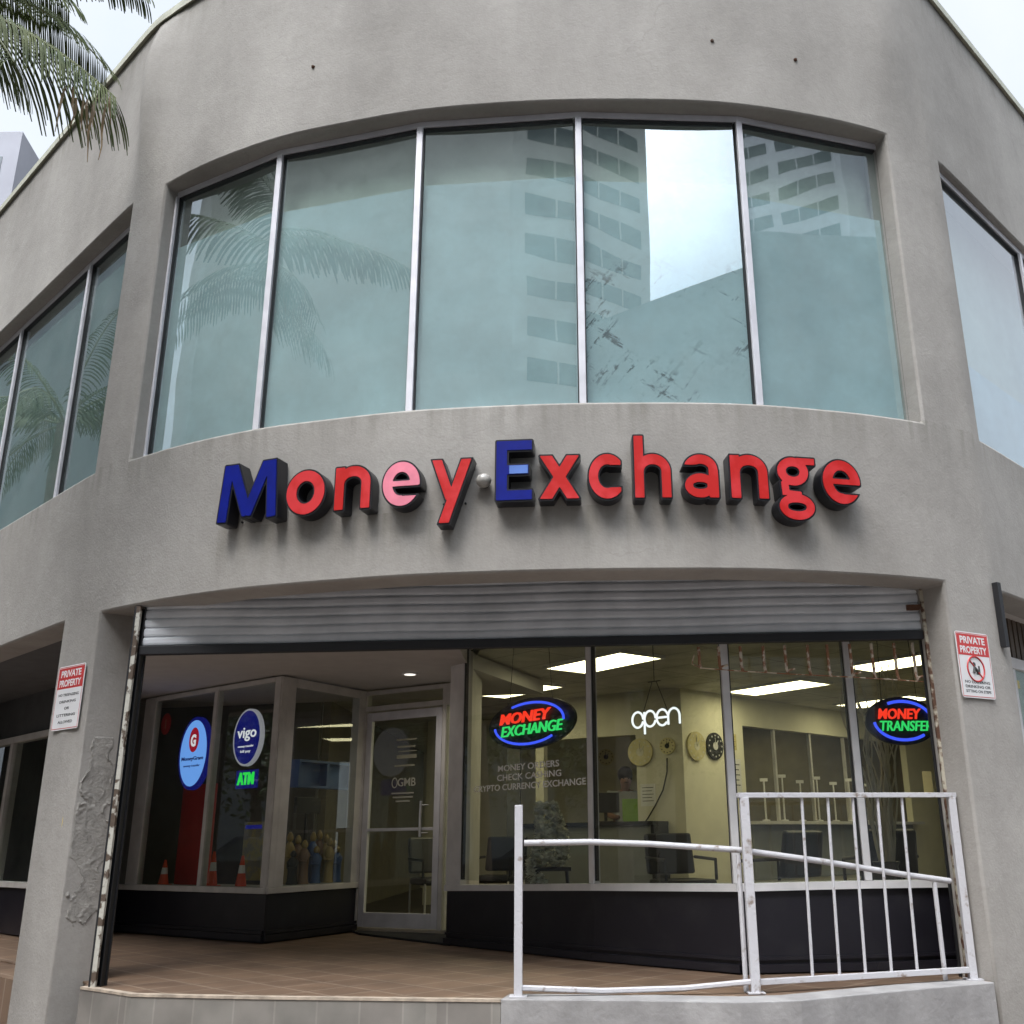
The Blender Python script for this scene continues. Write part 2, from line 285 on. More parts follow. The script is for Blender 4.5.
# ------------------------------------------------------------------ mesh building
class MB:
    def __init__(s, Mx=None): s.v = []; s.f = []; s.mi = []; s.M = Mx or Matrix.Identity(4)
    def add(s, vs, fs, mi=0):
        b = len(s.v)
        s.v += [tuple(s.M @ Vector(v)) for v in vs]
        if s.M.determinant() < 0: fs = [tuple(reversed(f)) for f in fs]
        s.f += [tuple(b+i for i in f) for f in fs]; s.mi += [mi]*len(fs)
    def box(s, a, b, mi=0):
        x0, y0, z0 = (min(a[i], b[i]) for i in range(3)); x1, y1, z1 = (max(a[i], b[i]) for i in range(3))
        s.add([(x0, y0, z0), (x1, y0, z0), (x1, y1, z0), (x0, y1, z0), (x0, y0, z1), (x1, y0, z1), (x1, y1, z1), (x0, y1, z1)],
              [(0, 3, 2, 1), (4, 5, 6, 7), (0, 1, 5, 4), (1, 2, 6, 5), (2, 3, 7, 6), (3, 0, 4, 7)], mi)
    def prism(s, poly, z0, z1, mi=0):
        n = len(poly); A = sum(poly[i][0]*poly[(i+1) % n][1]-poly[(i+1) % n][0]*poly[i][1] for i in range(n))
        if A < 0: poly = poly[::-1]
        s.add([(p[0], p[1], z0) for p in poly]+[(p[0], p[1], z1) for p in poly],
              [tuple(range(n-1, -1, -1)), tuple(range(n, 2*n))]+[(i, (i+1) % n, n+(i+1) % n, n+i) for i in range(n)], mi)
    def tube(s, pts, r, n=8, mi=0, r2=None, closed=False):
        P = [Vector(p) for p in pts]; k = len(P); V = []
        prev = None
        for i, p in enumerate(P):
            if closed: t = P[(i+1) % k]-P[i-1]
            else: t = P[min(i+1, k-1)]-P[max(i-1, 0)]
            t.normalize()
            ref = prev if prev is not None else (Vector((0, 0, 1)) if abs(t.z) < .9 else Vector((1, 0, 0)))
            a = (ref-t*ref.dot(t)).normalized(); prev = a; c = t.cross(a)
            rr = r if r2 is None else r+(r2-r)*i/(k-1)
            V += [p+(a*math.cos(j*2*math.pi/n)+c*math.sin(j*2*math.pi/n))*rr for j in range(n)]
        Fs = []
        for i in range(k if closed else k-1):
            for j in range(n):
                Fs.append((i*n+j, i*n+(j+1) % n, ((i+1) % k)*n+(j+1) % n, ((i+1) % k)*n+j))
        if not closed: Fs += [tuple(range(n-1, -1, -1)), tuple((k-1)*n+j for j in range(n))]
        s.add(V, Fs, mi)
    def lathe(s, prof, c=(0, 0, 0), n=16, mi=0):
        V = []; Fs = []
        for r, z in prof: V += [(c[0]+r*math.cos(j*2*math.pi/n), c[1]+r*math.sin(j*2*math.pi/n), c[2]+z) for j in range(n)]
        for i in range(len(prof)-1):
            for j in range(n): Fs.append((i*n+j, i*n+(j+1) % n, (i+1)*n+(j+1) % n, (i+1)*n+j))
        Fs += [tuple(range(n-1, -1, -1)), tuple((len(prof)-1)*n+j for j in range(n))]
        s.add(V, Fs, mi)
    def disc(s, cu, cz, ru, rz, o0, o1, n=40, mi=0):
        """elliptical plate in the local (u, out, z) frame"""
        ring = [(cu+ru*math.cos(i*2*math.pi/n), cz+rz*math.sin(i*2*math.pi/n)) for i in range(n)]
        s.add([(a, o0, b) for a, b in ring]+[(a, o1, b) for a, b in ring],
              [tuple(range(n)), tuple(range(2*n-1, n-1, -1))]+[(i, n+i, n+(i+1) % n, (i+1) % n) for i in range(n)], mi)
def wloc(o):
    v = Vector((0, 0, 0))
    while o: v += o.location; o = o.parent
    return v
def tag(o, label=None, cat=None, group=None, kind=None):
    for k, v in (('label', label), ('category', cat), ('group', group), ('kind', kind)):
        if v: o[k] = v
    return o
def empty(name, loc, label=None, cat=None, group=None):
    o = bpy.data.objects.new(name, None); o.location = loc; o.empty_display_size = .1; COL.objects.link(o)
    return tag(o, label, cat, group)
def obj(name, mb, mats, parent=None, smooth=None, bevel=0):
    if not isinstance(mats, (list, tuple)): mats = [mats]
    me = bpy.data.meshes.new(name)
    V = [Vector(v) for v in mb.v]
    if parent is None:
        lo = Vector((min(v.x for v in V), min(v.y for v in V), min(v.z for v in V))); hi = Vector((max(v.x for v in V), max(v.y for v in V), max(v.z for v in V)))
        off = Vector(((lo.x+hi.x)/2, (lo.y+hi.y)/2, lo.z))
    else: off = wloc(parent)
    me.from_pydata([tuple(v-off) for v in V], [], mb.f)
    for m in mats: me.materials.append(M[m] if isinstance(m, str) else m)
    for p, i in zip(me.polygons, mb.mi): p.material_index = i
    me.validate()
    o = bpy.data.objects.new(name, me); COL.objects.link(o)
    if parent is None: o.location = off
    else: o.parent = parent
    if smooth is not None:
        for p in me.polygons: p.use_smooth = True
        me.set_sharp_from_angle(angle=R(smooth))
    if bevel:
        b = o.modifiers.new('bevel', 'BEVEL'); b.width = bevel; b.segments = 2; b.limit_method = 'ANGLE'; b.angle_limit = R(40)
    return o
def textgeo(body, bold=0., shear=0., spacing=1., extr=0.):
    c = bpy.data.curves.new('t', 'FONT'); c.body = body; c.align_x = 'CENTER'; c.size = 1; c.offset = bold; c.shear = shear; c.space_character = spacing; c.extrude = extr; c.resolution_u = 3
    o = bpy.data.objects.new('t', c); COL.objects.link(o)
    dg = bpy.context.evaluated_depsgraph_get(); me = bpy.data.meshes.new_from_object(o.evaluated_get(dg))
    vs = [tuple(v.co) for v in me.vertices]; fs = [tuple(p.vertices) for p in me.polygons]
    bpy.data.objects.remove(o); bpy.data.curves.remove(c); bpy.data.meshes.remove(me)
    return vs, fs
def add_text(mb, body, cu, cz, w=None, h=None, o=.0, th=.003, bold=0., shear=0., mi=0, spacing=1.):
    """flat lettering in the local (u, out, z) frame centred on cu, cz, facing +out"""
    vs, fs = textgeo(body, bold, shear, spacing, .5)
    x0 = min(v[0] for v in vs); x1 = max(v[0] for v in vs); y0 = min(v[1] for v in vs); y1 = max(v[1] for v in vs)
    sx = w/(x1-x0) if w else h/(y1-y0); sy = h/(y1-y0) if h else sx
    mb.add([(cu+(v[0]-(x0+x1)/2)*sx, o+th*(v[2]+.5), cz+(v[1]-(y0+y1)/2)*sy) for v in vs], fs, mi)

# ------------------------------------------------------------------ outer wall plan
PTS = [(-3.9, 7.60), (-3.66, 7.42), (-3.42, 7.26), (-2.92, 6.965), (-2.3, 6.69), (-1.75, 6.535), (-1.16, 6.405), (-.55, 6.34), (0.05, 6.315), (.8, 6.335), (1.32, 6.395), (1.89, 6.53), (2.25, 6.645), (2.55, 6.77), (2.85, 6.95), (3.12, 7.17)]
PTS = [(-13.4, 16.62), (-4.9, 8.545)]+PTS+[(4.3, 8.40), (12.1, 16.6)]
def dense():
    out = [PTS[0]]
    def lin(a, b, n): return [(a[0]+(b[0]-a[0])*i/n, a[1]+(b[1]-a[1])*i/n) for i in range(1, n+1)]
    out += lin(PTS[0], PTS[1], 30)
    for i in range(1, len(PTS)-2):
        p0, p1, p2, p3 = (Vector(PTS[j]) for j in (i-1, i, i+1, i+2))
        if i == 1: p0 = p1-(p2-p1)
        if i == len(PTS)-3: p3 = p2+(p2-p1)
        n = max(3, int((p2-p1).length/.12))
        for k in range(1, n+1):
            t = k/n
            q = .5*((2*p1)+(-p0+p2)*t+(2*p0-5*p1+4*p2-p3)*t*t+(-p0+3*p1-3*p2+p3)*t**3); out.append((q.x, q.y))
    out += lin(PTS[-2], PTS[-1], 30)
    return out
CUR = dense(); CS = [0.]
for a, b in zip(CUR, CUR[1:]): CS.append(CS[-1]+math.dist(a, b))
def cp(s):
    s = min(max(s, 0), CS[-1]-1e-6)
    i = int(np.searchsorted(CS, s, side='right'))-1; t = (s-CS[i])/(CS[i+1]-CS[i])
    return Vector((CUR[i][0]+(CUR[i+1][0]-CUR[i][0])*t, CUR[i][1]+(CUR[i+1][1]-CUR[i][1])*t, 0))
def ctan(s): return (cp(s+.08)-cp(s-.08)).normalized()
def cin(s): t = ctan(s); return Vector((-t.y, t.x, 0))      # into the building
def s_at(px, z, off=0.):
    lo, hi = 6., CS[-1]-6.
    for _ in range(50):
        m = (lo+hi)/2; p = cp(m)+cin(m)*off
        if projx(p.x, p.y, z) < px: lo = m
        else: hi = m
    return (lo+hi)/2
ZT, ZS, ZL, ZR = 6.19, 3.70, 2.512, 8.12
TH = .28
def avg(*a): return sum(a)/len(a)
sC0 = avg(s_at(168, ZT), s_at(128, ZS)); sC1 = avg(s_at(887, ZT), s_at(922, ZS))
sLw = avg(s_at(131, ZT), s_at(96, ZS)); sRw = avg(s_at(942, ZT), s_at(977, ZS))
sD0 = s_at(101, ZL); sD1 = s_at(944, ZL); sLo = s_at(64, ZL); sRo = s_at(1001, ZL)
END = CS[-1]
OPEN = [(sC0, sC1, ZS, ZT), (sLw-4.2, sLw, ZS, ZT), (sRw, sRw+4.2, ZS, ZT), (sD0, sD1, -.4, ZL), (sLo-5.4, sLo, -.4, ZL), (sRo, sRo+3.4, -.4, ZL)]

building = empty('corner_commercial_building', (0, 9, -.34), 'grey stucco corner building with a rounded front, teal upper windows and an open shop', 'building')
def build_wall():
    S = sorted(set(list(CS)+[a for o in OPEN for a in o[:2]])); keep = [S[0]]
    hard = set(a for o in OPEN for a in o[:2])
    for s in S[1:]:
        if s-keep[-1] < .03:
            if s in hard: keep[-1] = s
            continue
        keep.append(s)
    S = keep; Z = [-.34, ZL, ZS, ZT, ZR]; Z = sorted(set(Z+[.5, 1., 1.5, 2., 2.9, 3.3, 4.2, 4.7, 5.2, 5.7, 6.4, 6.6, 6.8, 7., 7.2, 7.4, 7.6, 7.8, 7.95]))
    mb = MB(); P = [cp(s) for s in S]; I = [cp(s)+cin(s)*TH for s in S]; nz = len(Z); idx = {}
    def vid(i, j, back):
        k = (i, j, back)
        if k not in idx:
            idx[k] = len(mb.v); p = (I if back else P)[i]
            if not back and Z[j] > ZT:
                a_ = min(1, (Z[j]-ZT)/1.0)*min(1, max(0, (ZR-Z[j])/.45))
                p = p-cin(S[i])*a_*(.15*math.exp(-((S[i]-sC0+.28)/.19)**2)+.05*math.exp(-((S[i]-sC1-.15)/.25)**2))
            mb.v.append((p.x, p.y, Z[j]))
        return idx[k]
    def solid(i, j):
        if i < 0 or i >= len(S)-1 or j < 0 or j >= nz-1: return False
        s = (S[i]+S[i+1])/2; z = (Z[j]+Z[j+1])/2
        return not any(a < s < b and c < z < d for a, b, c, d in OPEN)
    def f(*v): mb.f.append(v); mb.mi.append(0)
    for i in range(len(S)-1):
        for j in range(nz-1):
            if not solid(i, j): continue
            f(vid(i, j, 0), vid(i+1, j, 0), vid(i+1, j+1, 0), vid(i, j+1, 0))
            f(vid(i+1, j, 1), vid(i, j, 1), vid(i, j+1, 1), vid(i+1, j+1, 1))
            if not solid(i-1, j): f(vid(i, j, 1), vid(i, j, 0), vid(i, j+1, 0), vid(i, j+1, 1))
            if not solid(i+1, j): f(vid(i+1, j, 0), vid(i+1, j, 1), vid(i+1, j+1, 1), vid(i+1, j+1, 0))
            if not solid(i, j-1): f(vid(i, j, 1), vid(i+1, j, 1), vid(i+1, j, 0), vid(i, j, 0))
            if not solid(i, j+1): f(vid(i, j+1, 0), vid(i+1, j+1, 0), vid(i+1, j+1, 1), vid(i, j+1, 1))
    w = obj('facade_wall', mb, 'stucco', building, smooth=50, bevel=.018)
    tag(w, 'trowelled grey stucco wall with peeling patches and small chips')
    return w
wall = build_wall()
def strip(mb, s0, s1, o0, o1, z0, z1, step=.12, mi=0):
    """solid band following the wall plan, o = offset into the building"""
    n = max(1, int((s1-s0)/step)); A = []; B = []
    for k in range(n+1):
        s = s0+(s1-s0)*k/n; a = cp(s)+cin(s)*o0; b = cp(s)+cin(s)*o1; A.append(a); B.append(b)
    V = []
    for a, b in zip(A, B): V += [(a.x, a.y, z0), (b.x, b.y, z0), (b.x, b.y, z1), (a.x, a.y, z1)]
    Fs = []
    for k in range(n):
        i = 4*k
        for q in range(4): Fs.append((i+q, i+(q+1) % 4, i+4+(q+1) % 4, i+4+q))
    Fs += [(3, 2, 1, 0), (4*n, 4*n+1, 4*n+2, 4*n+3)]
    mb.add(V, Fs, mi)
mb = MB(); strip(mb, 0, END, -.035, TH+.03, ZR, ZR+.05); strip(mb, 0, END, -.035, -.027, ZR-.03, ZR-.001)
obj('roof_coping', mb, 'coping', building, smooth=40)
# roof slab, first floor slab, and an added pale backing behind the wall
inner = [(cp(s)+cin(s)*(TH+.002)) for s in np.linspace(.3, END-.3, 90)]
poly = [(p.x, p.y) for p in inner]+[(11.5, 22.), (-13., 22.)]
mb = MB(); mb.prism(poly, ZR-.35, ZR-.2); obj('roof', mb, 'soffit', building)
mb = MB(); mb.prism(poly, 2.95, 3.25); obj('floor_slab', mb, 'void', building)
deep = [(cp(s)+cin(s)*.30) for s in np.linspace(2, END-2, 60)]
mb = MB(); V = []
for p in deep: V += [(p.x, p.y, 3.26), (p.x, p.y, ZR-.36)]
mb.add(V, [(2*i, 2*i+1, 2*i+3, 2*i+2) for i in range(len(deep)-1)]); obj('upper_pale_backing', mb, mat('pale_green_backing', (.66, .72, .64), .9, var=.08, scale=2.), building)  # pale backing added close behind the windows to lighten the band above the film
# plaster wing inside the left pier (splayed reveal)
Bl = Vector((*uz(146, 618, ZL), 0)); A_ = cp(sD0); I_ = cp(sD0)+cin(sD0)*TH
mb = MB(); mb.prism([(A_.x-.002*0, A_.y+.003), (Bl.x, Bl.y), (Bl.x-.1, Bl.y+.3), (I_.x-.1, I_.y+.2), (I_.x-.05, I_.y-.02)], -.34, 2.9)
obj('pier_reveal', mb, 'stucco', building)
# raised flakes where the plaster of the pier is blistering
rev = Plane((A_.x, A_.y), (Bl.x, Bl.y))
from mathutils import noise as mnoise
mb = MB(rev.M); nu, nz_ = 46, 150; zlo_, zhi_ = .30, 1.62; V = []
for i in range(nu):
    for j in range(nz_):
        u = .004+(rev.L-.008)*i/(nu-1); z = zlo_+(zhi_-zlo_)*j/(nz_-1); fu = i/(nu-1); fz = j/(nz_-1)
        p_ = Vector((u*5, z*5, 3.3)); n1_ = mnoise.fractal(p_, 1., 2., 4); n2_ = mnoise.noise(Vector((u*13, z*11, 8.))); n3_ = mnoise.fractal(Vector((u*30, z*30, 1.)), 1., 2., 3)
        msk = 1-abs(fu-.45)*1.7-abs(fz-.5)*1.9+.75*n1_
        if msk < 0 or i in (0, nu-1) or j in (0, nz_-1): h = -.004
        else:
            edge = max(0, 1-abs(msk-.04)/.07); crest = max(0, 1-abs(n2_)/.07)
            h = .0015+.0015*n3_+.012*edge*max(0, .4+.9*mnoise.noise(Vector((u*14, z*14, 5.))))+.006*crest*min(1, msk*4)*max(0, mnoise.noise(Vector((u*6, z*6, 2.)))+.25)*2
        V.append((u, h, z))
mb.add(V, [(i*nz_+j, i*nz_+j+1, (i+1)*nz_+j+1, (i+1)*nz_+j) for i in range(nu-1) for j in range(nz_-1)])
tag(obj('peeling_plaster', mb, mat('bare_mortar', (.24, .225, .205), .9, col2=(.36, .34, .31), scale=14, bump=.5, bscale=70), building, smooth=60), 'blistered patch of lifting plaster on the left pier')
# cracks / dried mortar lines and spots
mb = MB()
pf = cp((sLo+sD0)/2); pier = Plane((cp(sLo).x, cp(sLo).y), (cp(sD0).x, cp(sD0).y))
mb = MB(pier.M); u, z = pier.hit(62, 822, .004); mb.disc(u, z, .012, .045, .002, .006, 12)
tag(obj('paint_spot', mb, 'yellow', building), 'small yellow paint smear on the left pier')
for px, py in ((315, 67), (712, 41), (795, 60)):
    best = None
    for s in np.linspace(sC0, sC1, 200):
        p = cp(s); r = ray(px, py); t = p.y/r[1]
        if best is None or abs(r[0]*t-p.x) < best[0]: best = (abs(r[0]*t-p.x), s, H+r[2]*t)
    s, z = best[1:]; p = cp(s)-cin(s)*.004
    mb = MB(); mb.lathe([(.001, -.016), (.013, -.008), (.015, .004), (.001, .014)], (p.x, p.y, z), 8)
    obj('bolt_stub', mb, 'rustdark', building)

# ------------------------------------------------------------------ upper windows
def window_band(name, label, mus, bottoms, film, scratch=None, gm='glass_up', fm='film', ztop=ZT, zbot=ZS, off=.15, endcaps=True):
    """mus = list of plan points of the mullion centres"""
    w = bpy.data.objects.new(name, None); COL.objects.link(w); w.parent = building; w.location = Vector((mus[len(mus)//2][0], mus[len(mus)//2][1], zbot))-wloc(building); tag(w, label)
    for z0_, z1_ in ((ztop-.055, ztop-.003), (zbot+.003, zbot+.03)):
        V = []
        for i, A in enumerate(mus):
            pl = Plane(mus[max(i-1, 0)], mus[min(i+1, len(mus)-1)]); c = Vector((*A, 0)); f_ = c+pl.n*.03; k_ = c-pl.n*.03
            V += [(f_.x, f_.y, z0_), (k_.x, k_.y, z0_), (k_.x, k_.y, z1_), (f_.x, f_.y, z1_)]
        n_ = len(mus); m = MB(); m.add(V, [(4*k_+q, 4*k_+(q+1) % 4, 4*k_+4+(q+1) % 4, 4*k_+4+q) for k_ in range(n_-1) for q in range(4)]+[(3, 2, 1, 0), (4*n_-4, 4*n_-3, 4*n_-2, 4*n_-1)])
        obj('frame_bar', m, 'alu', w)
    for i, A in enumerate(mus):
        B = mus[i+1] if i < len(mus)-1 else mus[i-1]
        t = Plane(A, B) if i < len(mus)-1 else Plane(B, A)
        ctr = Vector((*A, 0)); uu = (ctr-t.P).dot(t.u)
        m = MB(t.M); m.box((uu-.024, -.05, zbot+.0305), (uu+.024, .045, ztop-.056)); obj('mullion', m, 'alu', w, bevel=.004)
        m = MB(t.M); m.box((uu-.030, -.02, zbot+.031), (uu-.0245, .022, ztop-.057)); obj('gasket', m, 'sealant', w); m = MB(t.M); m.box((uu+.0245, -.02, zbot+.031), (uu+.0335, .022, ztop-.057)); obj('gasket', m, 'sealant', w)
    for i, (A, B) in enumerate(zip(mus, mus[1:])):
        pl = Plane(A, B)
        m = MB(pl.M); m.box((.037, -.004, zbot+.031), (pl.L-.037, .004, ztop-.058)); obj('pane', m, gm, w)
        m = MB(pl.M); m.box((.026, -.03, zbot+.031), (pl.L-.026, -.024, film[i])); obj('window_film', m, 'film_scr' if i == scratch else fm, w)
        m = MB(pl.M); m.box((.037, -.022, ztop-.072), (pl.L-.037, .0225, ztop-.0585)); obj('gasket', m, 'sealant', w)
mm = []
for pt_, pb in (((178, 190), (149, 452)), ((283, 150), (258, 428)), ((424, 120), (407, 410)), ((581, 110), (579, 401)), ((739, 118), (755, 401)), ((883, 148), (904, 416))):
    s = avg(s_at(pt_[0], ZT, .15), s_at(pb[0], ZS, .15)); p = cp(s)+cin(s)*.15; mm.append((p.x, p.y))
window_band('curved_window', 'five-pane curved window band with teal film over the shop sign', mm, None, [5.66, 5.63, 5.64, 5.60, 5.50], scratch=3)
ml = [sLw+.02, avg(s_at(93, ZT, .15), s_at(60, ZS, .15)), avg(s_at(20, 6.05, .15), s_at(2, 4.3, .15))]
d = ml[1]-ml[2]; ml = ml[:1]+[ml[1], ml[2], ml[2]-d, ml[2]-2*d, sLw-4.18]
window_band('left_wing_window', 'window band on the left wing reflecting palm fronds', [((cp(s)+cin(s)*.15).x, (cp(s)+cin(s)*.15).y) for s in sorted(ml)], None, [5.9]*5, fm='film_dim')
mr_ = [sRw-.02, s_at(1012, 6.12, .12), 0, 0]; d = mr_[1]-mr_[0]; mr_ = [sRw-.02, sRw-.02+d, sRw+2*d, sRw+3*d, sRw+4.19]
if mr_[3] > sRw+3.9: mr_ = mr_[:3]+[sRw+4.19]
window_band('right_wing_window', 'window band on the right wing reflecting bright sky', [((cp(s)+cin(s)*.08).x, (cp(s)+cin(s)*.08).y) for s in mr_], None, [4.45]*(len(mr_)-1), gm='glass_sky')

# ------------------------------------------------------------------ ground
mb = MB(); mb.box((-150, -150, -.8), (150, 150, -.46)); tag(obj('ground', mb, 'asphalt'), 'dark asphalt street in front of the building', 'street', kind='structure')
side = [(cp(s)-cin(s)*4.6) for s in np.linspace(.3, END-.3, 60)]
back = [(cp(s)+cin(s)*(TH*.5)) for s in np.linspace(.3, END-.3, 60)]
mb = MB(); 
V = []; 
for a, b in zip(side, back): V += [(a.x, a.y, -.459), (a.x, a.y, -.34), (b.x, b.y, -.34), (b.x, b.y, -.459)]
Fs = []
for i in range(59):
    k = 4*i
    for q in range(4): Fs.append((k+q, k+4+q, k+4+(q+1) % 4, k+(q+1) % 4))
mb.add(V, Fs); tag(obj('pavement', mb, 'pavers'), 'reddish paved sidewalk along the building', 'pavement', kind='structure')
KP = [(-3.25, 7.15), (-3.0, 6.96), (-2.76, 6.77), (-1.94, 6.585), (-.47, 6.33), (.32, 6.215), (.86, 6.095), (1.2, 6.135), (1.71, 6.385), (2.5, 6.73)]
def band(mb, pts, w, z0, z1, mi=0, lo=0, hi=None):
    n = len(pts); P = [Vector((*p, 0)) for p in pts]; Q = []
    for i, p in enumerate(P):
        t = (P[min(i+1, n-1)]-P[max(i-1, 0)]).normalized(); Q.append(p+Vector((-t.y, t.x, 0))*w)
    hi = n if hi is None else hi; P = P[lo:hi]; Q = Q[lo:hi]; n = len(P)
    V = []
    for a, b in zip(P, Q): V += [(a.x, a.y, z0), (b.x, b.y, z0), (b.x, b.y, z1), (a.x, a.y, z1)]
    Fs = [(4*k+q, 4*k+(q+1) % 4, 4*k+4+(q+1) % 4, 4*k+4+q) for k in range(n-1) for q in range(4)]+[(3, 2, 1, 0), (4*n-4, 4*n-3, 4*n-2, 4*n-1)]
    mb.add(V, Fs, mi)
M['kerb'] = mat('painted_concrete_step', (.30, .29, .285), .8, var=.2, scale=5, bump=.4, bscale=30)
M['kerbtile'] = brickmat('grey_tile_riser', (.25, .235, .21), (.22, .20, .18), (.29, .27, .24), 1., .26, .4, 0, 0, msize=.006)
mb = MB(); band(mb, KP, .22, -.339, -.012, hi=5); step1 = obj('tiled_step', mb, 'kerbtile'); tag(step1, 'step riser of grey tiles below the tiled floor, left half of the opening', 'step', kind='structure')
mb = MB(); band(mb, KP, .22, -.339, .004, lo=4); tag(obj('concrete_step', mb, 'kerb', bevel=.006), 'painted concrete step under the white railing', 'step', kind='structure')
mb = MB(); band(mb, [(a, b-.006) for a, b in KP[:5]], .05, -.011, .004); tag(obj('step_nosing', mb, mat('worn_nosing', (.40, .33, .26), .7, var=.3, scale=12)), 'worn pale edge of the tiled step', 'step', kind='structure')
# deck
dp = [(a, b+.05) for a, b in KP]; poly = dp+[(2.62, 7.5), (1.77, 7.36), (1.02, 7.35), (.05, 8.3), (-1.1, 9.5), (-1.2, 11.), (-2.4, 11.3), (-2.95, 10.1), (-5.3, 11.9), (-6.2, 10.3), (-3.7, 7.9), (-3.3, 7.35)]
mb = MB(); mb.prism(poly, -.012, 0.); tag(obj('tiled_floor', mb, 'deck'), 'terracotta tile floor inside the shop entrance', 'floor', kind='structure')

# ------------------------------------------------------------------ recess soffit and side walls
mb = MB(); mb.prism([(-6.4, 12.6), (-3.62, 7.62), (-3.0, 7.32), (-1.0, 7.25), (-1.05, 9.7), (-.4, 11.6)], 2.455, 2.6); obj('recess_soffit', mb, 'soffit', building)
mb = MB(); mb.prism([(-3.62, 7.6), (-3.2, 7.36), (2.75, 7.16), (2.9, 7.7), (1.7, 7.9), (1.2, 8.0), (.1, 9.3), (-1.0, 10.), (-1.0, 7.45), (-3.4, 7.75)][0:2]+[(2.75, 7.16), (2.9, 7.8), (1.2, 8.0), (.2, 9.3), (-.98, 9.7), (-.99, 7.3)], 2.8, 2.9); obj('shutter_pocket', mb, 'void', building)

# ------------------------------------------------------------------ storefront helper
def members(parent, pl, items, m='alu_dark', name='frame_bar', bevel=.004):
    for (u0, u1, z0, z1, o0, o1) in items:
        b = MB(pl.M); b.box((u0, o0, z0), (u1, o1, z1)); obj(name, b, m, parent, bevel=bevel)
def pane(parent, pl, u0, u1, z0, z1, m='glass_shop'):
    b = MB(pl.M); b.box((u0, -.005, z0), (u1, .005, z1)); return obj('pane', b, m, parent)
# --- projecting display window on the left
A0, A1, A2 = (-5.05, 11.60), (-2.915, 9.96), (-2.32, 11.12)
Zb, Zt = .46, 2.44
P1 = Plane(A0, A1); P2 = Plane(A1, A2)
knee = MB(); inn = [(A0[0]+.2, A0[1]+.35), (A1[0]-.01, A1[1]+.25), (A2[0]-.14, A2[1]+.12)]
knee.prism([A0, A1, A2, (A2[0]-.1, A2[1]+.3), (A1[0]-.05, A1[1]+.3), (A0[0]+.1, A0[1]+.3)], 0.003, Zb-.035)
k = obj('display_window', knee, 'base', building, bevel=.006); tag(k, 'angled shop display window over a black knee wall')
for pl in (P1, P2):
    b = MB(pl.M); b.box((0, .002, .08), (pl.L, .02, .11)); b.box((0, .002, .02), (pl.L, .026, .075)); obj('plinth_trim', b, 'base', k)
    members(k, pl, [(-.01, pl.L+.01, Zb-.034, Zb+.02, -.10, .03)], 'alu_dark', 'sill')
u_m = avg(P1.hit(210, 760)[0], P1.hit(203, 880)[0])
uL = P1.hit(152, 800)[0]
uP = avg(P1.hit(126, 850)[0], P1.hit(148, 720)[0])
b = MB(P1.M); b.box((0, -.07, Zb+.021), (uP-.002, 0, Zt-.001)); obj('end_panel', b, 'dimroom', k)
members(k, P1, [(uP, uP+.19, Zb+.021, Zt-.001, -.08, .01), (uP+.195, uP+.235, Zb+.021, Zt-.05, -.03, .02), (u_m-.03, u_m+.03, Zb+.021, Zt-.001, -.05, .025), (P1.L-.09, P1.L-.001, Zb+.021, Zt-.001, -.09, .012)])
members(k, P1, [(uP+.236, u_m-.031, Zt-.05, Zt-.001, -.05, .02), (u_m+.031, P1.L-.091, Zt-.05, Zt-.001, -.05, .02)])
members(k, P2, [(.001, .2, Zb+.021, Zt-.002, -.09, .01), (P2.L-.12, P2.L-.002, Zb+.021, Zt-.002, -.09, .01), (.201, P2.L-.121, Zt-.09, Zt-.002, -.05, .01)])
pane(k, P1, uP+.236, u_m-.031, Zb+.021, Zt-.051); pane(k, P1, u_m+.031, P1.L-.091, Zb+.021, Zt-.051); pane(k, P2, .201, P2.L-.121, Zb+.021, Zt-.091)
# --- door wall
D0, D1 = (-2.30, 11.125), (-1.22, 10.52)
PD = Plane(D0, D1)
def ud(px, py): return PD.hit(px, py)[0]
e0 = avg(ud(358, 930), ud(368, 712)); e1 = avg(ud(437, 932), ud(445, 707)); 
door_wall = MB(PD.M); door_wall.box((-.05, -.1, .003), (PD.L+.1, -.07, .04)); 
dfr = obj('entrance_frame', door_wall, 'alu_dark', building); tag(dfr, 'grey aluminium door frame with transom light')
members(dfr, PD, [(-.06, e0-.004, .041, Zt-.003, -.06, .03), (e1+.004, e1+.05, .041, Zt-.003, -.06, .03), (e0-.003, e1+.003, 2.215, 2.27, -.06, .03), (e0-.003, e1+.003, Zt-.05, Zt-.004, -.06, .03), (PD.L-.02, PD.L+.09, .041, Zt-.003, -.06, .03), (e1+.051, PD.L-.021, 2.215, Zt-.004, -.06, .03)])
pane(dfr, PD, e0-.003, e1+.003, 2.271, Zt-.051); pane(dfr, PD, e1+.051, PD.L-.021, .05, 2.214)
W0 = (-1.23, 9.62)
RT = Plane(D1, W0) if False else None
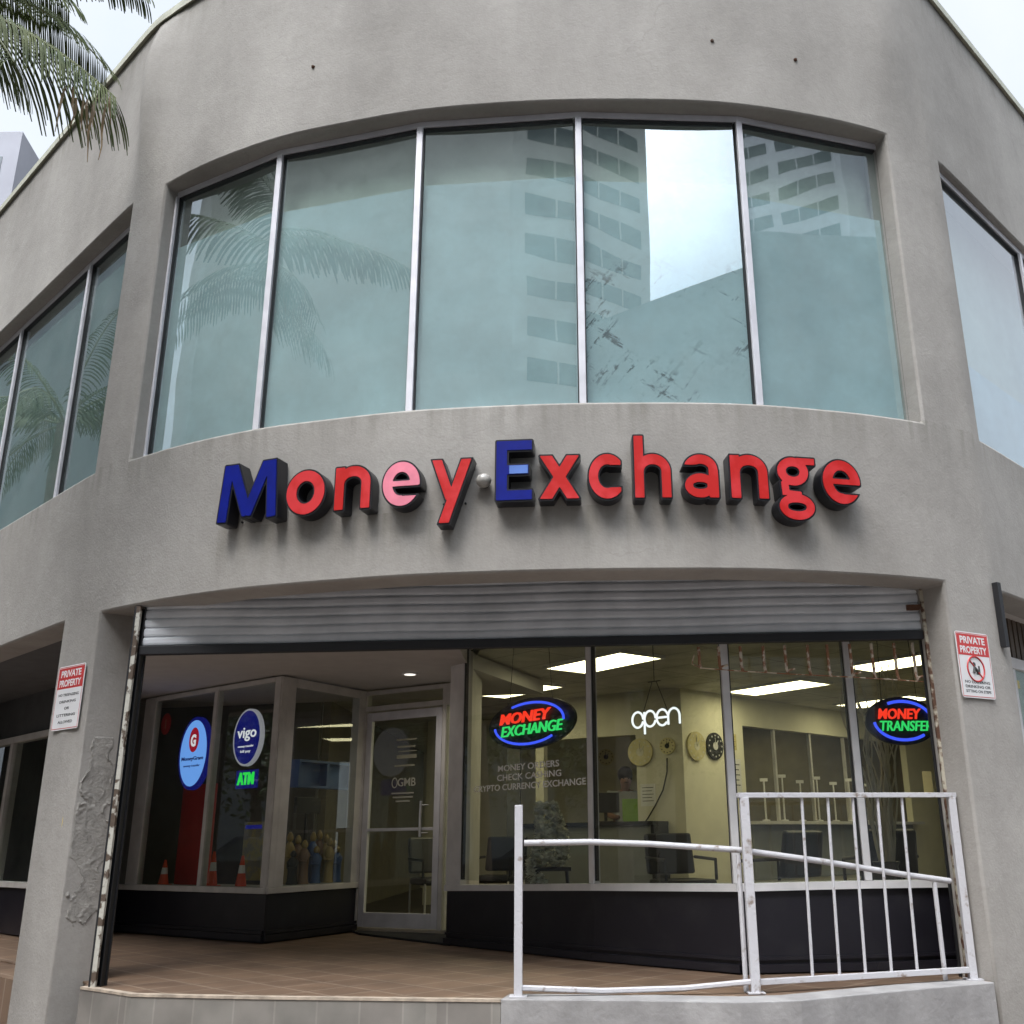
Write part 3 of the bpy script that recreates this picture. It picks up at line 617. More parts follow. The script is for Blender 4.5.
# door leaf: frame ring mesh + pane, push bar, handle, decals
g = .006; st = .075
dl = MB(PD.M)
for (a, b, c, d_) in ((e0+g, e0+g+st, .05, 2.20), (e1-g-st, e1-g, .05, 2.20), (e0+g+st+.0005, e1-g-st-.0005, .05, .19), (e0+g+st+.0005, e1-g-st-.0005, 2.11, 2.20), (e0+g+st+.0005, e1-g-st-.0005, .975, 1.005)):
    dl.box((a, -.02, c), (b, .022, d_))
door = obj('door', dl, 'alu', building, bevel=.004); tag(door, 'glass shop door in a grey aluminium frame')
pane(door, PD, e0+g+st, e1-g-st, .19, 2.11)
hx, hz0 = PD.hit(424, 835); hz1 = PD.hit(427, 803)[1]
b = MB(PD.M); b.tube([(hx, .07, hz0-.02), (hx, .075, (hz0+hz1)/2), (hx, .07, hz1+.02)], .014); b.tube([(hx, .07, hz0+.02), (hx+.06, .02, hz0+.02)], .008); b.tube([(hx, .07, hz1-.02), (hx+.06, .02, hz1-.02)], .008)
obj('handle', b, mat('pull_handle_steel', (.6, .6, .6), .3, .6), door, smooth=40)
b = MB(PD.M); cu, cz = PD.hit(405, 748, .008)
for (x0, y0, x1, y1) in ((397, 738, 417, 741), (398, 745, 416, 748), (399, 750, 417, 752), (397, 754, 417, 759), (395, 764, 415, 767)):
    a = PD.hit(x0, y1); c = PD.hit(x1, y0); b.box((a[0], .006, a[1]), (c[0], .008, c[1]))
obj('notice_sticker', b, mat('yellowish_sticker', (.30, .29, .21), .6, var=.2, scale=40), door)
b = MB(PD.M); a = PD.hit(393, 782); c = PD.hit(417, 774)
w_ = PD.hit(416, 783)[0]-PD.hit(398, 783)[0]; cc = PD.hit(407, 782)
add_text(b, 'GMB', cc[0], cc[1], w=w_, h=.085, o=.006, th=.002, bold=.01)
c2 = PD.hit(395, 783); 
for q in range(24):
    a1 = q/24*math.pi*2; a2 = (q+1)/24*math.pi*2
    b.add([(c2[0]+.04*math.cos(a1), .006, c2[1]+.055*math.sin(a1)), (c2[0]+.04*math.cos(a2), .006, c2[1]+.055*math.sin(a2)), (c2[0]+.028*math.cos(a2), .006, c2[1]+.042*math.sin(a2)), (c2[0]+.028*math.cos(a1), .006, c2[1]+.042*math.sin(a1))], [(0, 1, 2, 3)])
for py, wd in ((793, 22), (797, 20), (801, 14)):
    cc = PD.hit(403, py); hw = (PD.hit(403+wd/2, py)[0]-cc[0]); b.box((cc[0]-hw, .006, cc[1]-.009), (cc[0]+hw, .008, cc[1]+.006))
obj('door_lettering', b, mat('dull_white_vinyl', (.42, .41, .34), .6), door)
# black strip of mat / step before the door
mb = MB(); mb.prism([(-2.33, 11.05), (-1.25, 10.48), (-1.15, 9.5), (-2.2, 10.0+.75)], .002, .02)
tag(obj('door_mat', mb, mat('black_rubber_mat', (.012, .012, .014), .8)), 'black rubber mat in front of the glass door', 'door mat')

# --- right storefront: faceted glass wall
WP = [(-1.20, 9.62), (.09, 8.17), (1.055, 7.29), (1.96, 7.36), (2.66, 7.46)]
SZ = [.475, .525, .545, .55, .545]
zt2 = 2.62
rb = MB()
poly = WP+[(a+.12, b+.2) for a, b in WP[::-1]]
V = []; n = 5
for (a, b), z in zip(WP, SZ): V += [(a, b, .003), (a+.10, b+.18, .003), (a+.10, b+.18, z-.03), (a, b, z-.03)]
rb.add(V, [(4*k_+q, 4*k_+(q+1) % 4, 4*k_+4+(q+1) % 4, 4*k_+4+q) for k_ in range(4) for q in range(4)]+[(3, 2, 1, 0), (16, 17, 18, 19)])
sf = obj('storefront', rb, 'base', building); tag(sf, 'wide glass storefront over a black knee wall')
b = MB()
for i in range(4):
    pl = Plane(WP[i], WP[i+1]); b.M = pl.M
    b.box((0, .002, .085), (pl.L, .016, .105)); b.box((0, .002, .012), (pl.L, .03, .06))
obj('plinth_trim', b, 'base', sf)
def slopebox(b, pl, za, zb, h, o0, o1):
    L_ = pl.L
    b.M = pl.M; b.add([(-.01, o0, za), (L_+.01, o0, zb), (L_+.01, o1, zb), (-.01, o1, za), (-.01, o0, za+h), (L_+.01, o0, zb+h), (L_+.01, o1, zb+h), (-.01, o1, za+h)],
          [(0, 3, 2, 1), (4, 5, 6, 7), (0, 1, 5, 4), (1, 2, 6, 5), (2, 3, 7, 6), (3, 0, 4, 7)])
b = MB()
for i in range(4):
    pl = Plane(WP[i], WP[i+1]); slopebox(b, pl, SZ[i]-.03, SZ[i+1]-.03, .05, -.08, .03)
obj('sill', b, 'alu_white', sf)
ww = [.22, .055, .055, .055]
for i in range(4):
    pl = Plane(WP[i], WP[i+1]); w_ = ww[i]
    members(sf, pl, [((0 if i == 0 else -.027), (w_ if i == 0 else .027), SZ[i]+.021, zt2, -.055, .02)], 'alu_white', 'mullion')
    u0 = .221 if i == 0 else .03
    pane(sf, pl, u0, pl.L-.03, max(SZ[i], SZ[i+1])+.015, zt2)
    b = MB(pl.M); b.box((u0, -.03, max(SZ[i], SZ[i+1])+.02), (u0+.006, .012, zt2)); obj('gasket', b, 'sealant', sf); b = MB(pl.M); b.box((pl.L-.036, -.03, max(SZ[i], SZ[i+1])+.02), (pl.L-.03, .012, zt2)); obj('gasket', b, 'sealant', sf)
# return between door wall and the first post
rt = Plane((-1.20, 10.5), (-1.05, 9.72)); b = MB(); b.prism([(-1.13, 10.5), (-1.0, 10.5), (-1.02, 9.75), (-1.15, 9.64)], .003, zt2); obj('return_panel', b, 'alu_dark', sf)
b = MB(); b.prism([(a, c) for a, c in WP]+[(a+.1, c+.14) for a, c in WP[::-1]], zt2+.001, 2.79); obj('header', b, 'soffit', sf)

# ------------------------------------------------------------------ shop interior
ZC = 2.62
room = [(-6.2, 12.7), (-4.9, 11.62), (-2.95, 10.1), (-2.4, 11.25), (-1.15, 10.62), (-.95, 9.72), (.16, 8.4), (1.1, 7.5), (1.77, 7.54), (2.66, 7.66), (3.3, 7.9), (9.5, 14.5), (9.5, 21.5), (-6.2, 21.5)]
mb = MB(); mb.prism(room, -.05, .002); tag(obj('shop_floor', mb, 'shopfloor'), 'dark tile floor inside the shop', 'floor', kind='structure')
def cmat():
    m = brickmat('ceiling_grid', (.62, .60, .52), (.60, .58, .50), (.35, .33, .28), 1., 1.2, .6, 0., R(45), msize=.012); return m
M['grid'] = cmat()
mb = MB(); mb.prism(room, ZC, ZC+.1); obj('suspended_ceiling', mb, 'grid', building)
def wallseg(name, A, B, z0, z1, m, th=.1, parent=building, holes=()):
    pl = Plane(A, B); b = MB(pl.M); L_ = pl.L
    if not holes: b.box((0, -th, z0), (L_, 0, z1))
    else:
        cur = 0
        for (u0, u1, h0, h1) in holes:
            b.box((cur, -th, z0), (u0, 0, z1)); b.box((u0, -th, z0), (u1, 0, h0)); b.box((u0, -th, h1), (u1, 0, z1)); cur = u1
        b.box((cur, -th, z0), (L_, 0, z1))
    return obj(name, b, m, parent), pl
Kc = (1.25, 12.5); KL = (-.57, 13.445); KR = (6.6, 17.9)
L_dir = Plane(KL, Kc)
uA = L_dir.hit(560, 800)[0]; uB = L_dir.hit(637, 780)[0]; zA = L_dir.hit(615, 736)[1]; zB = 1.06
wallseg('office_wall', KL, Kc, 0.003, ZC-.001, 'olive', holes=((.12, uB, zB, zA),))
PR = Plane(Kc, KR); uh = PR.hit(742, 722)[0]
wallseg('teller_wall', Kc, KR, 0.003, ZC-.001, 'ivory', holes=((uh, 5.6, 1.06, 2.25),))
wallseg('shop_side_wall', (3.25, 7.95), (9.4, 14.5), .003, ZC-.001, 'ivory')
wallseg('shop_back_wall', (-6.1, 21.4), (9.4, 21.4), .003, ZC-.001, 'olive')
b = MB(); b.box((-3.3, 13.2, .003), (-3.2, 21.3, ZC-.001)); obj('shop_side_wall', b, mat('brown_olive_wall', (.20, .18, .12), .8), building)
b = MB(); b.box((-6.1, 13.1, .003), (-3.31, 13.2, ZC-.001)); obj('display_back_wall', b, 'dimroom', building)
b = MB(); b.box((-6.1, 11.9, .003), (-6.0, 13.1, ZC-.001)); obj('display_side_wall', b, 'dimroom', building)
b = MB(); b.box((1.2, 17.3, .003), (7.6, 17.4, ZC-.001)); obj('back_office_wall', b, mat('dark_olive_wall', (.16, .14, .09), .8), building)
b = MB(); b.box((-2.3, 15.6, .003), (.9, 15.7, ZC-.001)); obj('back_office_wall', b, 'olive', building)
b = MB(); b.box((-.95, 13.6, .003), (-.78, 13.8, ZC-.001)); obj('door_post', b, 'dimroom', building)
# teller glazing bars and counter ledge
b = MB(PR.M); 
for px in (780, 816, 850):
    u = PR.hit(px, 790)[0]; b.box((u-.02, -.07, 1.06), (u+.02, -.03, 2.25))
b.box((uh, -.12, 1.02), (5.6, .18, 1.059)); obj('teller_window_frame', b, 'alu_dark', building)
b = MB(PR.M); b.box((uh+.05, .002, .35), (5.5, .03, 1.015)); obj('teller_counter_front', b, 'counter', building)
for k_ in range(7):
    u = uh+.28+k_*.42
    t = Plane(Kc, KR).pt(u, .08, 1.06)
    o = empty('rope_post' if False else 'counter_stand', t, f'{["slim pale stand nearest the wall corner", "second slim pale stand from the wall corner", "third slim pale stand from the wall corner", "fourth slim pale stand from the wall corner", "fifth slim pale stand from the wall corner", "sixth slim pale stand from the wall corner", "slim pale stand farthest from the wall corner"][k_]} on the teller counter', 'stand', 'slim stands on the teller counter')
    b = MB(); b.lathe([(.05, 0), (.05, .015), (.012, .02)], t, 12); obj('base', b, 'alu_white', o)
    b = MB(); b.tube([t+Vector((0, 0, .02)), t+Vector((0, 0, .5+.06*(k_ % 2)))], .012); obj('pole', b, 'alu_white', o)
    b = MB(); b.box((t.x-.05, t.y-.01, t.z+.49+.06*(k_ % 2)), (t.x+.05, t.y+.01, t.z+.53+.06*(k_ % 2))); obj('cap', b, 'alu_white', o)
# light panels
lspec = [((-.78, 12.3), 'left of the hanging wires, above the left end of the shop'), ((.25, 10.4), 'just behind the roller shutter edge, nearest the street'), ((2.42, 12.4), 'in the middle, in front of the teller wall'), ((4.15, 13.9), 'over the branches, far right'), ((3.45, 10.6), 'nearest the right guide rail')]
for (x, y), t in lspec:
    o = empty('ceiling_light', (x, y, ZC-.03), 'warm ceiling panel added to brighten the shop, '+t, 'ceiling light', 'fluorescent panels in the shop ceiling')
    Mx = Matrix.Translation((x, y, ZC-.03)) @ Matrix.Rotation(R(-50), 4, 'Z')
    b = MB(Mx); b.box((-.58, -.28, 0), (.58, .28, .006)); obj('diffuser', b, 'panel_light', o)
    b = MB(Mx)
    b.box((-.61, -.31, -.004), (-.581, .31, .028)); b.box((.581, -.31, -.004), (.61, .31, .028)); b.box((-.58, -.31, -.004), (.58, -.281, .028)); b.box((-.58, .281, -.004), (.58, .31, .028))
    obj('frame', b, 'alu_white', o)
for (x, y), t in (((5.4, 12.2), 'by the side wall at the far right'), ((5.6, 18.6), 'behind the teller window at the right end'), ((.2, 18.9), 'behind the teller window at the left end')):  # extra panels, out of view, added to brighten the shop
    o = empty('ceiling_light', (x, y, ZC-.03), 'warm ceiling panel added to brighten the shop, '+t, 'ceiling light', 'fluorescent panels in the shop ceiling')
    Mx = Matrix.Translation((x, y, ZC-.03)) @ Matrix.Rotation(R(-50), 4, 'Z')
    b = MB(Mx); b.box((-.58, -.28, 0), (.58, .28, .006)); obj('diffuser', b, 'panel_light', o)
o = empty('ceiling_light', (3.15, 16.1, ZC-.03), 'warm ceiling panel seen through the teller window', 'ceiling light', 'fluorescent panels in the shop ceiling')
Mx = Matrix.Translation((3.15, 16.1, ZC-.03)) @ Matrix.Rotation(R(0), 4, 'Z'); b = MB(Mx); b.box((-.58, -.28, 0), (.58, .28, .006)); obj('diffuser', b, 'panel_light', o)
b = MB(Mx); b.box((-.61, -.31, -.004), (-.581, .31, .028)); b.box((.581, -.31, -.004), (.61, .31, .028)); obj('frame', b, 'alu_white', o)
# soffit spot
p = uz(410, 673, 2.455)
o = empty('recessed_spotlight', (p[0], p[1], 2.44), 'small round recessed spotlight in the soffit in front of the glass door', 'spotlight')
b = MB(); b.lathe([(.085, 0), (.085, .014), (.06, .014)], (p[0], p[1], 2.44), 24); obj('trim_ring', b, 'alu_white', o)
b = MB(); b.lathe([(.055, -.004), (.055, -.0005)], (p[0], p[1], 2.44), 24); obj('lens', b, 'spot', o)
sl = bpy.data.lights.new('spotlight_lamp', 'SPOT'); sl.energy = 16; sl.spot_size = R(150); sl.spot_blend = .8; sl.shadow_soft_size = .06; sl.color = (1, .93, .82)
so2 = bpy.data.objects.new('lamp', sl); COL.objects.link(so2); so2.parent = o; so2.location = (0, 0, -.03)

# clocks
def clock(pl, px, py, r, label, face='clockface', dial='blackplastic', off=.0):
    u, z = pl.hit(px, py, .03); c = pl.pt(u, 0, z)
    o = empty('wall_clock', c, label, 'clock', 'round clocks on the shop walls')
    b = MB(pl.M); b.disc(u, z, r, r, .004, .03, 32); obj('case', b, face, o)
    b = MB(pl.M); b.disc(u, z, r*.30, r*.30, .031, .034, 20); 
    for q in range(12):
        a = q*math.pi/6; cx, cz = u+r*.78*math.cos(a), z+r*.78*math.sin(a); b.disc(cx, cz, r*.07, r*.07, .031, .034, 8)
    obj('dial_marks', b, dial, o)
    b = MB(pl.M); b.tube([(u, .037, z), (u+r*.3, .037, z+r*.4)], r*.04); b.tube([(u, .037, z), (u-r*.05, .037, z+r*.62)], r*.03); obj('hands', b, dial, o)
clock(L_dir, 640, 752, .165, 'large ivory wall clock at the edge of the service window', dial='olive')
clock(L_dir, 667, 746, .10, 'small ivory wall clock with a cable, next to the wall corner')
clock(PR, 697, 746, .175, 'large ivory wall clock right of the wall corner', dial='olive')
clock(PR, 715.5, 746, .165, 'black-faced wall clock beside the big ivory one', face='blackplastic', dial='alu_white')
bw = Plane((-2.3, 15.6), (.9, 15.6))
clock(bw, 606, 757, .12, 'small ivory clock deep in the back office, left of the person')
# cable from small clock
b = MB(L_dir.M); pts = []
for px, py in ((667, 758), (667, 772), (663, 790), (655, 806), (648, 818), (640, 829), (628, 834), (612, 832)):
    u, z = L_dir.hit(px, py, .03); pts.append((u, .03, z))
b.tube(pts, .009, 6); tag(obj('hanging_cable', b, 'blackplastic'), 'black cable hanging from the small ivory clock', 'cable')
# counter below the service window
cu1 = L_dir.hit(654, 823, .35)[0]
b = MB(L_dir.M); b.box((.0, .02, .003), (cu1, .45, 1.02)); cb = obj('service_counter', b, 'counter', bevel=.005); tag(cb, 'grey-fronted service counter under the office window', 'counter')
b = MB(L_dir.M); b.box((-.03, .01, 1.021), (cu1+.04, .48, 1.06)); b.box((cu1+.002, .02, .003), (cu1+.04, .455, 1.02)); obj('counter_top', b, 'blackplastic', cb)
# person behind the counter
def skin_body(name, joints, bones, radii, parent, m, root=0, sub=2):
    me = bpy.data.meshes.new(name); off = wloc(parent) if parent else Vector((0, 0, 0))
    me.from_pydata([tuple(Vector(j)-off) for j in joints], bones, [])
    o = bpy.data.objects.new(name, me); COL.objects.link(o)
    if parent: o.parent = parent
    sk = o.modifiers.new('skin', 'SKIN'); me.skin_vertices or None
    if not me.skin_vertices:
        bm_ = None
    lay = me.skin_vertices[0].data if me.skin_vertices else None
    if lay:
        for i, r in enumerate(radii): lay[i].radius = (r, r) if not isinstance(r, tuple) else r; lay[i].use_root = (i == root)
    s2 = o.modifiers.new('sub', 'SUBSURF'); s2.levels = sub; s2.render_levels = sub
    dg = bpy.context.evaluated_depsgraph_get(); new = bpy.data.meshes.new_from_object(o.evaluated_get(dg))
    o.modifiers.clear(); o.data = new; new.materials.clear(); new.materials.append(M[m])
    for p_ in new.polygons: p_.use_smooth = True
    return o
pp = at(624, 790, 13.75); px_, py_ = pp[0], pp[1]
def pj(x, y, z): return (px_+x, py_+y, z)
J = [pj(0, 0, .95), pj(0, 0, 1.15), pj(0, -.02, 1.32), pj(0, -.05, 1.45), pj(.01, -.09, 1.49), pj(.02, -.13, 1.56), pj(.02, -.145, 1.64),
     pj(-.19, -.03, 1.40), pj(-.24, -.10, 1.18), pj(-.14, -.30, 1.13), pj(-.08, -.37, 1.13),
     pj(.19, -.03, 1.40), pj(.24, -.10, 1.18), pj(.14, -.30, 1.13), pj(.08, -.37, 1.13),
     pj(-.09, 0, .9), pj(-.10, 0, .48), pj(-.10, .03, .09), pj(-.10, -.12, .03), pj(.09, 0, .9), pj(.10, 0, .48), pj(.10, .03, .09), pj(.10, -.12, .03)]
Bn = [(0, 1), (1, 2), (2, 3), (3, 4), (4, 5), (5, 6), (2, 7), (7, 8), (8, 9), (9, 10), (2, 11), (11, 12), (12, 13), (13, 14), (0, 15), (15, 16), (16, 17), (17, 18), (0, 19), (19, 20), (20, 21), (21, 22)]
Rr = [.14, .13, .15, .07, .05, .085, .075, .06, .045, .035, .03, .06, .045, .035, .03, .085, .06, .04, .03, .085, .06, .04, .03]
per = empty('person', (px_, py_, .003), 'person in a light grey shirt with dark hair, looking down behind the service counter', 'person')
skin_body('body', J, Bn, Rr, per, 'skin')
b = MB(); 
J2 = [pj(0, 0, .93), pj(0, 0, 1.15), pj(0, -.02, 1.32), pj(0, -.045, 1.44), pj(-.19, -.03, 1.41), pj(-.25, -.09, 1.21), pj(.19, -.03, 1.41), pj(.25, -.09, 1.21)]
skin_body('shirt', J2, [(0, 1), (1, 2), (2, 3), (2, 4), (4, 5), (2, 6), (6, 7)], [.165, .155, .172, .085, .08, .06, .08, .06], per, 'shirt')
skin_body('trousers', [pj(0, 0, .98), pj(-.09, 0, .88), pj(-.10, 0, .48), pj(-.10, .03, .10), pj(.09, 0, .88), pj(.10, 0, .48), pj(.10, .03, .10)], [(0, 1), (1, 2), (2, 3), (0, 4), (4, 5), (5, 6)], [.16, .10, .075, .06, .10, .075, .06], per, 'trouser')
b = MB(); b.M = Matrix.Translation(pj(.02, -.12, 1.63)) @ Matrix.Rotation(R(25), 4, 'X')
b.lathe([(.02, .105), (.06, .095), (.095, .05), (.10, 0), (.09, -.05), (.06, -.10)], (0, .055, .015), 16); obj('hair', b, 'hair', per, smooth=60)
b = MB()
for sx_ in (-.03, .034): b.lathe([(.002, -.010), (.010, -.004), (.010, .004), (.002, .010)], pj(.02+sx_, -.226, 1.615), 8)
b.box(pj(-.002, -.226, 1.557), pj(.042, -.214, 1.564)); obj('eyes_and_mouth', b, 'hair', per)
b = MB(); b.add([pj(.008, -.215, 1.58), pj(.032, -.215, 1.58), pj(.02, -.247, 1.58), pj(.02, -.22, 1.62)], [(0, 1, 2), (0, 2, 3), (2, 1, 3), (1, 0, 3)]); obj('nose', b, 'skin', per)
gp = at(631, 806, 13.1); b = MB(); b.box((gp[0]-.11, 13.02, 1.08), (gp[0]+.11, 13.06, 1.34)); b.box((gp[0]-.10, 13.01, 1.062), (gp[0]+.10, 13.08, 1.081))
tag(obj('green_card_holder', b, 'green', bevel=.006), 'bright green card holder standing in front of the person', 'card holder')

def sheet(pl, px, py, w, h, label, m='paper'):
    u, z = pl.hit(px, py, .01); b = MB(pl.M); b.box((u-w/2, .003, z-h/2), (u+w/2, .006, z+h/2)); o = tag(obj('paper_sheet', b, m), label, 'notice')
    b = MB(pl.M)
    for q in range(5): b.box((u-w*.38, .0065, z+h*(.32-q*.15)), (u+w*(.36-.1*(q % 2)), .0072, z+h*(.35-q*.15)))
    obj('print', b, 'signink', o)
sheet(PR, 737, 776, .2, .42, 'tall pale printed notice on the wall left of the teller window', 'white')
sheet(PR, 733, 742, .16, .2, 'small printed notice above the tall one left of the teller window')
sheet(L_dir, 648, 795, .2, .26, 'white printed sheet on the wall between the cable and the service window', 'white')
tq = at(606, 812, 13.0); b = MB(); b.box((tq[0]-.17, 13.1, 1.18), (tq[0]+.17, 13.14, 1.42)); b.box((tq[0]-.02, 13.1, 1.08), (tq[0]+.02, 13.13, 1.18)); b.box((tq[0]-.09, 13.04, 1.061), (tq[0]+.09, 13.2, 1.08)); tag(obj('computer_monitor', b, 'blackplastic', bevel=.005), 'black computer monitor on the service counter left of the person', 'monitor')
# chairs
def chair(x, y, rz, label):
    Mx = Matrix.Translation((x, y, .003)) @ Matrix.Rotation(rz, 4, 'Z')
    o = empty('waiting_chair', (x, y, .003), label, 'chair', 'black waiting chairs in the shop')
    b = MB(Mx); b.box((-.26, -.25, .40), (.26, .25, .48)); obj('seat', b, 'blackplastic', o, bevel=.03)
    b = MB(Mx); b.add([(-.26, .22, .52), (.26, .22, .52), (.26, .30, .52), (-.26, .30, .52), (-.26, .30, .92), (.26, .30, .92), (.26, .36, .90), (-.26, .36, .90)], [(0, 3, 2, 1), (4, 5, 6, 7), (0, 1, 5, 4), (1, 2, 6, 5), (2, 3, 7, 6), (3, 0, 4, 7)]); obj('backrest', b, 'blackplastic', o, bevel=.025)
    for sx in (-.25, .25):
        for sy in (-.22, .24):
            b = MB(Mx); b.tube([(sx, sy, 0), (sx, sy, .42)], .014); obj('leg', b, 'alu_dark', o)
        b = MB(Mx); b.tube([(sx*1.08, -.2, .47), (sx*1.08, -.2, .66), (sx*1.08, .26, .68)], .016); obj('armrest', b, 'blackplastic', o)
chair(1.0, 10.6, R(20), 'black waiting chair behind the middle pane, left of the clocks')
chair(1.75, 9.6, R(-140), 'black waiting chair nearest the thin mullion, behind the railing post')
chair(2.7, 9.7, R(180), 'black waiting chair behind the barred railing')
chair(-1.62, 12.2, R(30), 'black waiting chair just inside the glass door, nearest the hinge side')
chair(-1.0, 12.6, R(-20), 'black waiting chair deeper behind the glass door')

# dried branches
bx, by = 2.45, 8.6
o = empty('branch_vase', (bx, by, .003), 'tall bunch of dried twisting branches in a dark vase behind the right pane', 'dried branches')
b = MB(); b.lathe([(.12, 0), (.16, .15), (.15, .4), (.09, .62), (.11, .66)], (bx, by, .003), 20); obj('vase', b, 'blackplastic', o, smooth=50)
b = MB(); rnd = random.Random(5)
for k_ in range(26):
    a = rnd.random()*6.28; pts = []; x = bx+rnd.uniform(-.05, .05); y = by+rnd.uniform(-.05, .05); lean = rnd.uniform(.02, .16); ph = rnd.random()*6
    hgt = rnd.uniform(1.2, 1.75)
    for q in range(14):
        t = q/13; pts.append((x+math.cos(a)*lean*t*1.5+.05*math.sin(ph+t*14)*t, y+math.sin(a)*lean*t+.03*math.cos(ph+t*12)*t, .55+hgt*t))
    b.tube(pts, .011, 5, r2=.005)
obj('branches', b, 'twig', o)
# white flower arrangement on a dark stand behind the first pane
fx, fy, _ = at(552, 850, 8.95)
o = empty('flower_arrangement', (fx, fy, .003), 'cascade of creamy white silk flowers on a dark stand behind the first pane', 'flowers')
b = MB(); 
for sx, sy in ((-.12, -.1), (.12, -.1), (-.12, .1), (.12, .1)): b.tube([(fx+sx*1.5, fy+sy, .003), (fx+sx, fy+sy, .62)], .014)
b.box((fx-.16, fy-.14, .62), (fx+.16, fy+.14, .65)); obj('stand', b, 'blackplastic', o)
b = MB(); rnd = random.Random(8)
def blossom(cx, cy, cz, r):
    for q in range(7):
        a = rnd.random()*6.28; e_ = rnd.uniform(-.6, 1.2); d = Vector((math.cos(a)*math.cos(e_), math.sin(a)*math.cos(e_), math.sin(e_))); s_ = d.cross(Vector((0, 0, 1))).normalized()*r*.55; c = Vector((cx, cy, cz))
        b.add([c, c+d*r*.6+s_, c+d*r*1.15+Vector((0, 0, -.15*r)), c+d*r*.6-s_], [(0, 1, 2, 3)])
for k_ in range(260):
    t = rnd.random(); zz = .66+.50*t; rr = .15*(1-.5*t); a = rnd.random()*6.28; blossom(fx-.03+rr*math.cos(a)+.03*math.sin(zz*9), fy+rr*.7*math.sin(a), zz, .045)
for k_ in range(90):
    t = rnd.random(); blossom(fx-.10+.08*math.sin(t*5)+rnd.uniform(-.05, .05), fy-.12+rnd.uniform(-.05, .05), .28+.42*t, .04)
obj('petals', b, 'petal', o)

# ------------------------------------------------------------------ things in the display window
Pi = P1.sh(-.06)
b = MB(); q0 = P1.pt(*[P1.hit(186, 860)[0], -.7, 0]); q1 = P1.pt(P1.hit(203, 860)[0]+.25, -.55, 0)
b = MB(P1.M); ua = P1.hit(176, 860, -.5)[0]; ub = P1.hit(207, 860, -.5)[0]; b.box((ua, -.55, Zb), (ub, -.5, P1.hit(190, 785, -.5)[1])); tag(obj('red_panel', b, 'redpanel', bevel=.004), 'plain dark red board standing in the left display pane', 'board')
b = MB(P1.M); ua = P1.hit(240, 860, -.4)[0]; ub = P1.hit(259, 860, -.4)[0]; b.box((ua, -.44, Zb+.06), (ub, -.42, P1.hit(250, 822, -.4)[1])); pb = obj('leaning_poster', b, 'poster'); tag(pb, 'faded cream and yellow poster board in the display window by the cones', 'poster')
b = MB(P1.M); b.box((ua+.02, -.4195, P1.hit(250, 829, -.4)[1]), (ub-.02, -.4185, P1.hit(250, 825, -.4)[1])); obj('title_strip', b, 'lit_navy', pb)
b = MB(P1.M); b.box((.1, -.75, Zb-.03), (P1.L-.12, -.12, Zb)); tag(obj('display_shelf', b, 'alu_dark'), 'low grey shelf floor of the display window carrying the cones', 'shelf')
def cone(px, py0, hgt, label):
    u = P1.hit(px, py0, -.2)[0]; c = P1.pt(u, -.2, Zb+.001)
    o = empty('traffic_cone', c, label, 'traffic cone', 'small orange cones in the display window')
    b = MB(); b.box((c.x-.07, c.y-.07, c.z), (c.x+.07, c.y+.07, c.z+.015)); obj('base', b, 'cone', o, bevel=.005)
    b = MB(); b.lathe([(.055, .015), (.035, hgt*.45)], c, 16); b.lathe([(.026, hgt*.7), (.012, hgt)], c, 16); obj('body', b, 'cone', o, smooth=50)
    b = MB(); b.lathe([(.0352, hgt*.45), (.0262, hgt*.7)], c, 16); obj('stripe', b, 'white', o, smooth=50)
cone(212, 880, .34, 'orange cone left of the poster in the display window'); cone(241, 880, .30, 'orange cone right of the poster in the display window'); cone(163, 885, .26, 'thin orange cone at the far left of the display window')
# figurines, front row and back row
figm = ['fig_brown', 'fig_blue', 'fig_gold', 'fig_brown', 'fig_blue', 'blackplastic']
fl = ['brown robed figurine nearest the corner post', 'pale blue robed figurine between two brown ones', 'golden figurine in the middle of the row', 'brown figurine right of the golden one', 'dark blue figurine nearest the door', 'black slim figurine beside the corner post']
b = MB(P2.M); b.box((.15, -.5, Zb-.03), (P2.L-.1, -.1, Zb+.02)); tag(obj('figurine_shelf', b, 'alu_dark'), 'narrow shelf under the row of figurines beside the door', 'shelf')
rnd = random.Random(4)
figm += ['fig_gold', 'fig_brown', 'fig_blue', 'fig_brown', 'fig_gold']
fl += ['tall golden back-row figurine nearest the corner post', 'tall brown back-row figurine behind the pale blue one', 'tall blue back-row figurine near the middle', 'tall brown back-row figurine behind the right half', 'tall golden back-row figurine nearest the door']
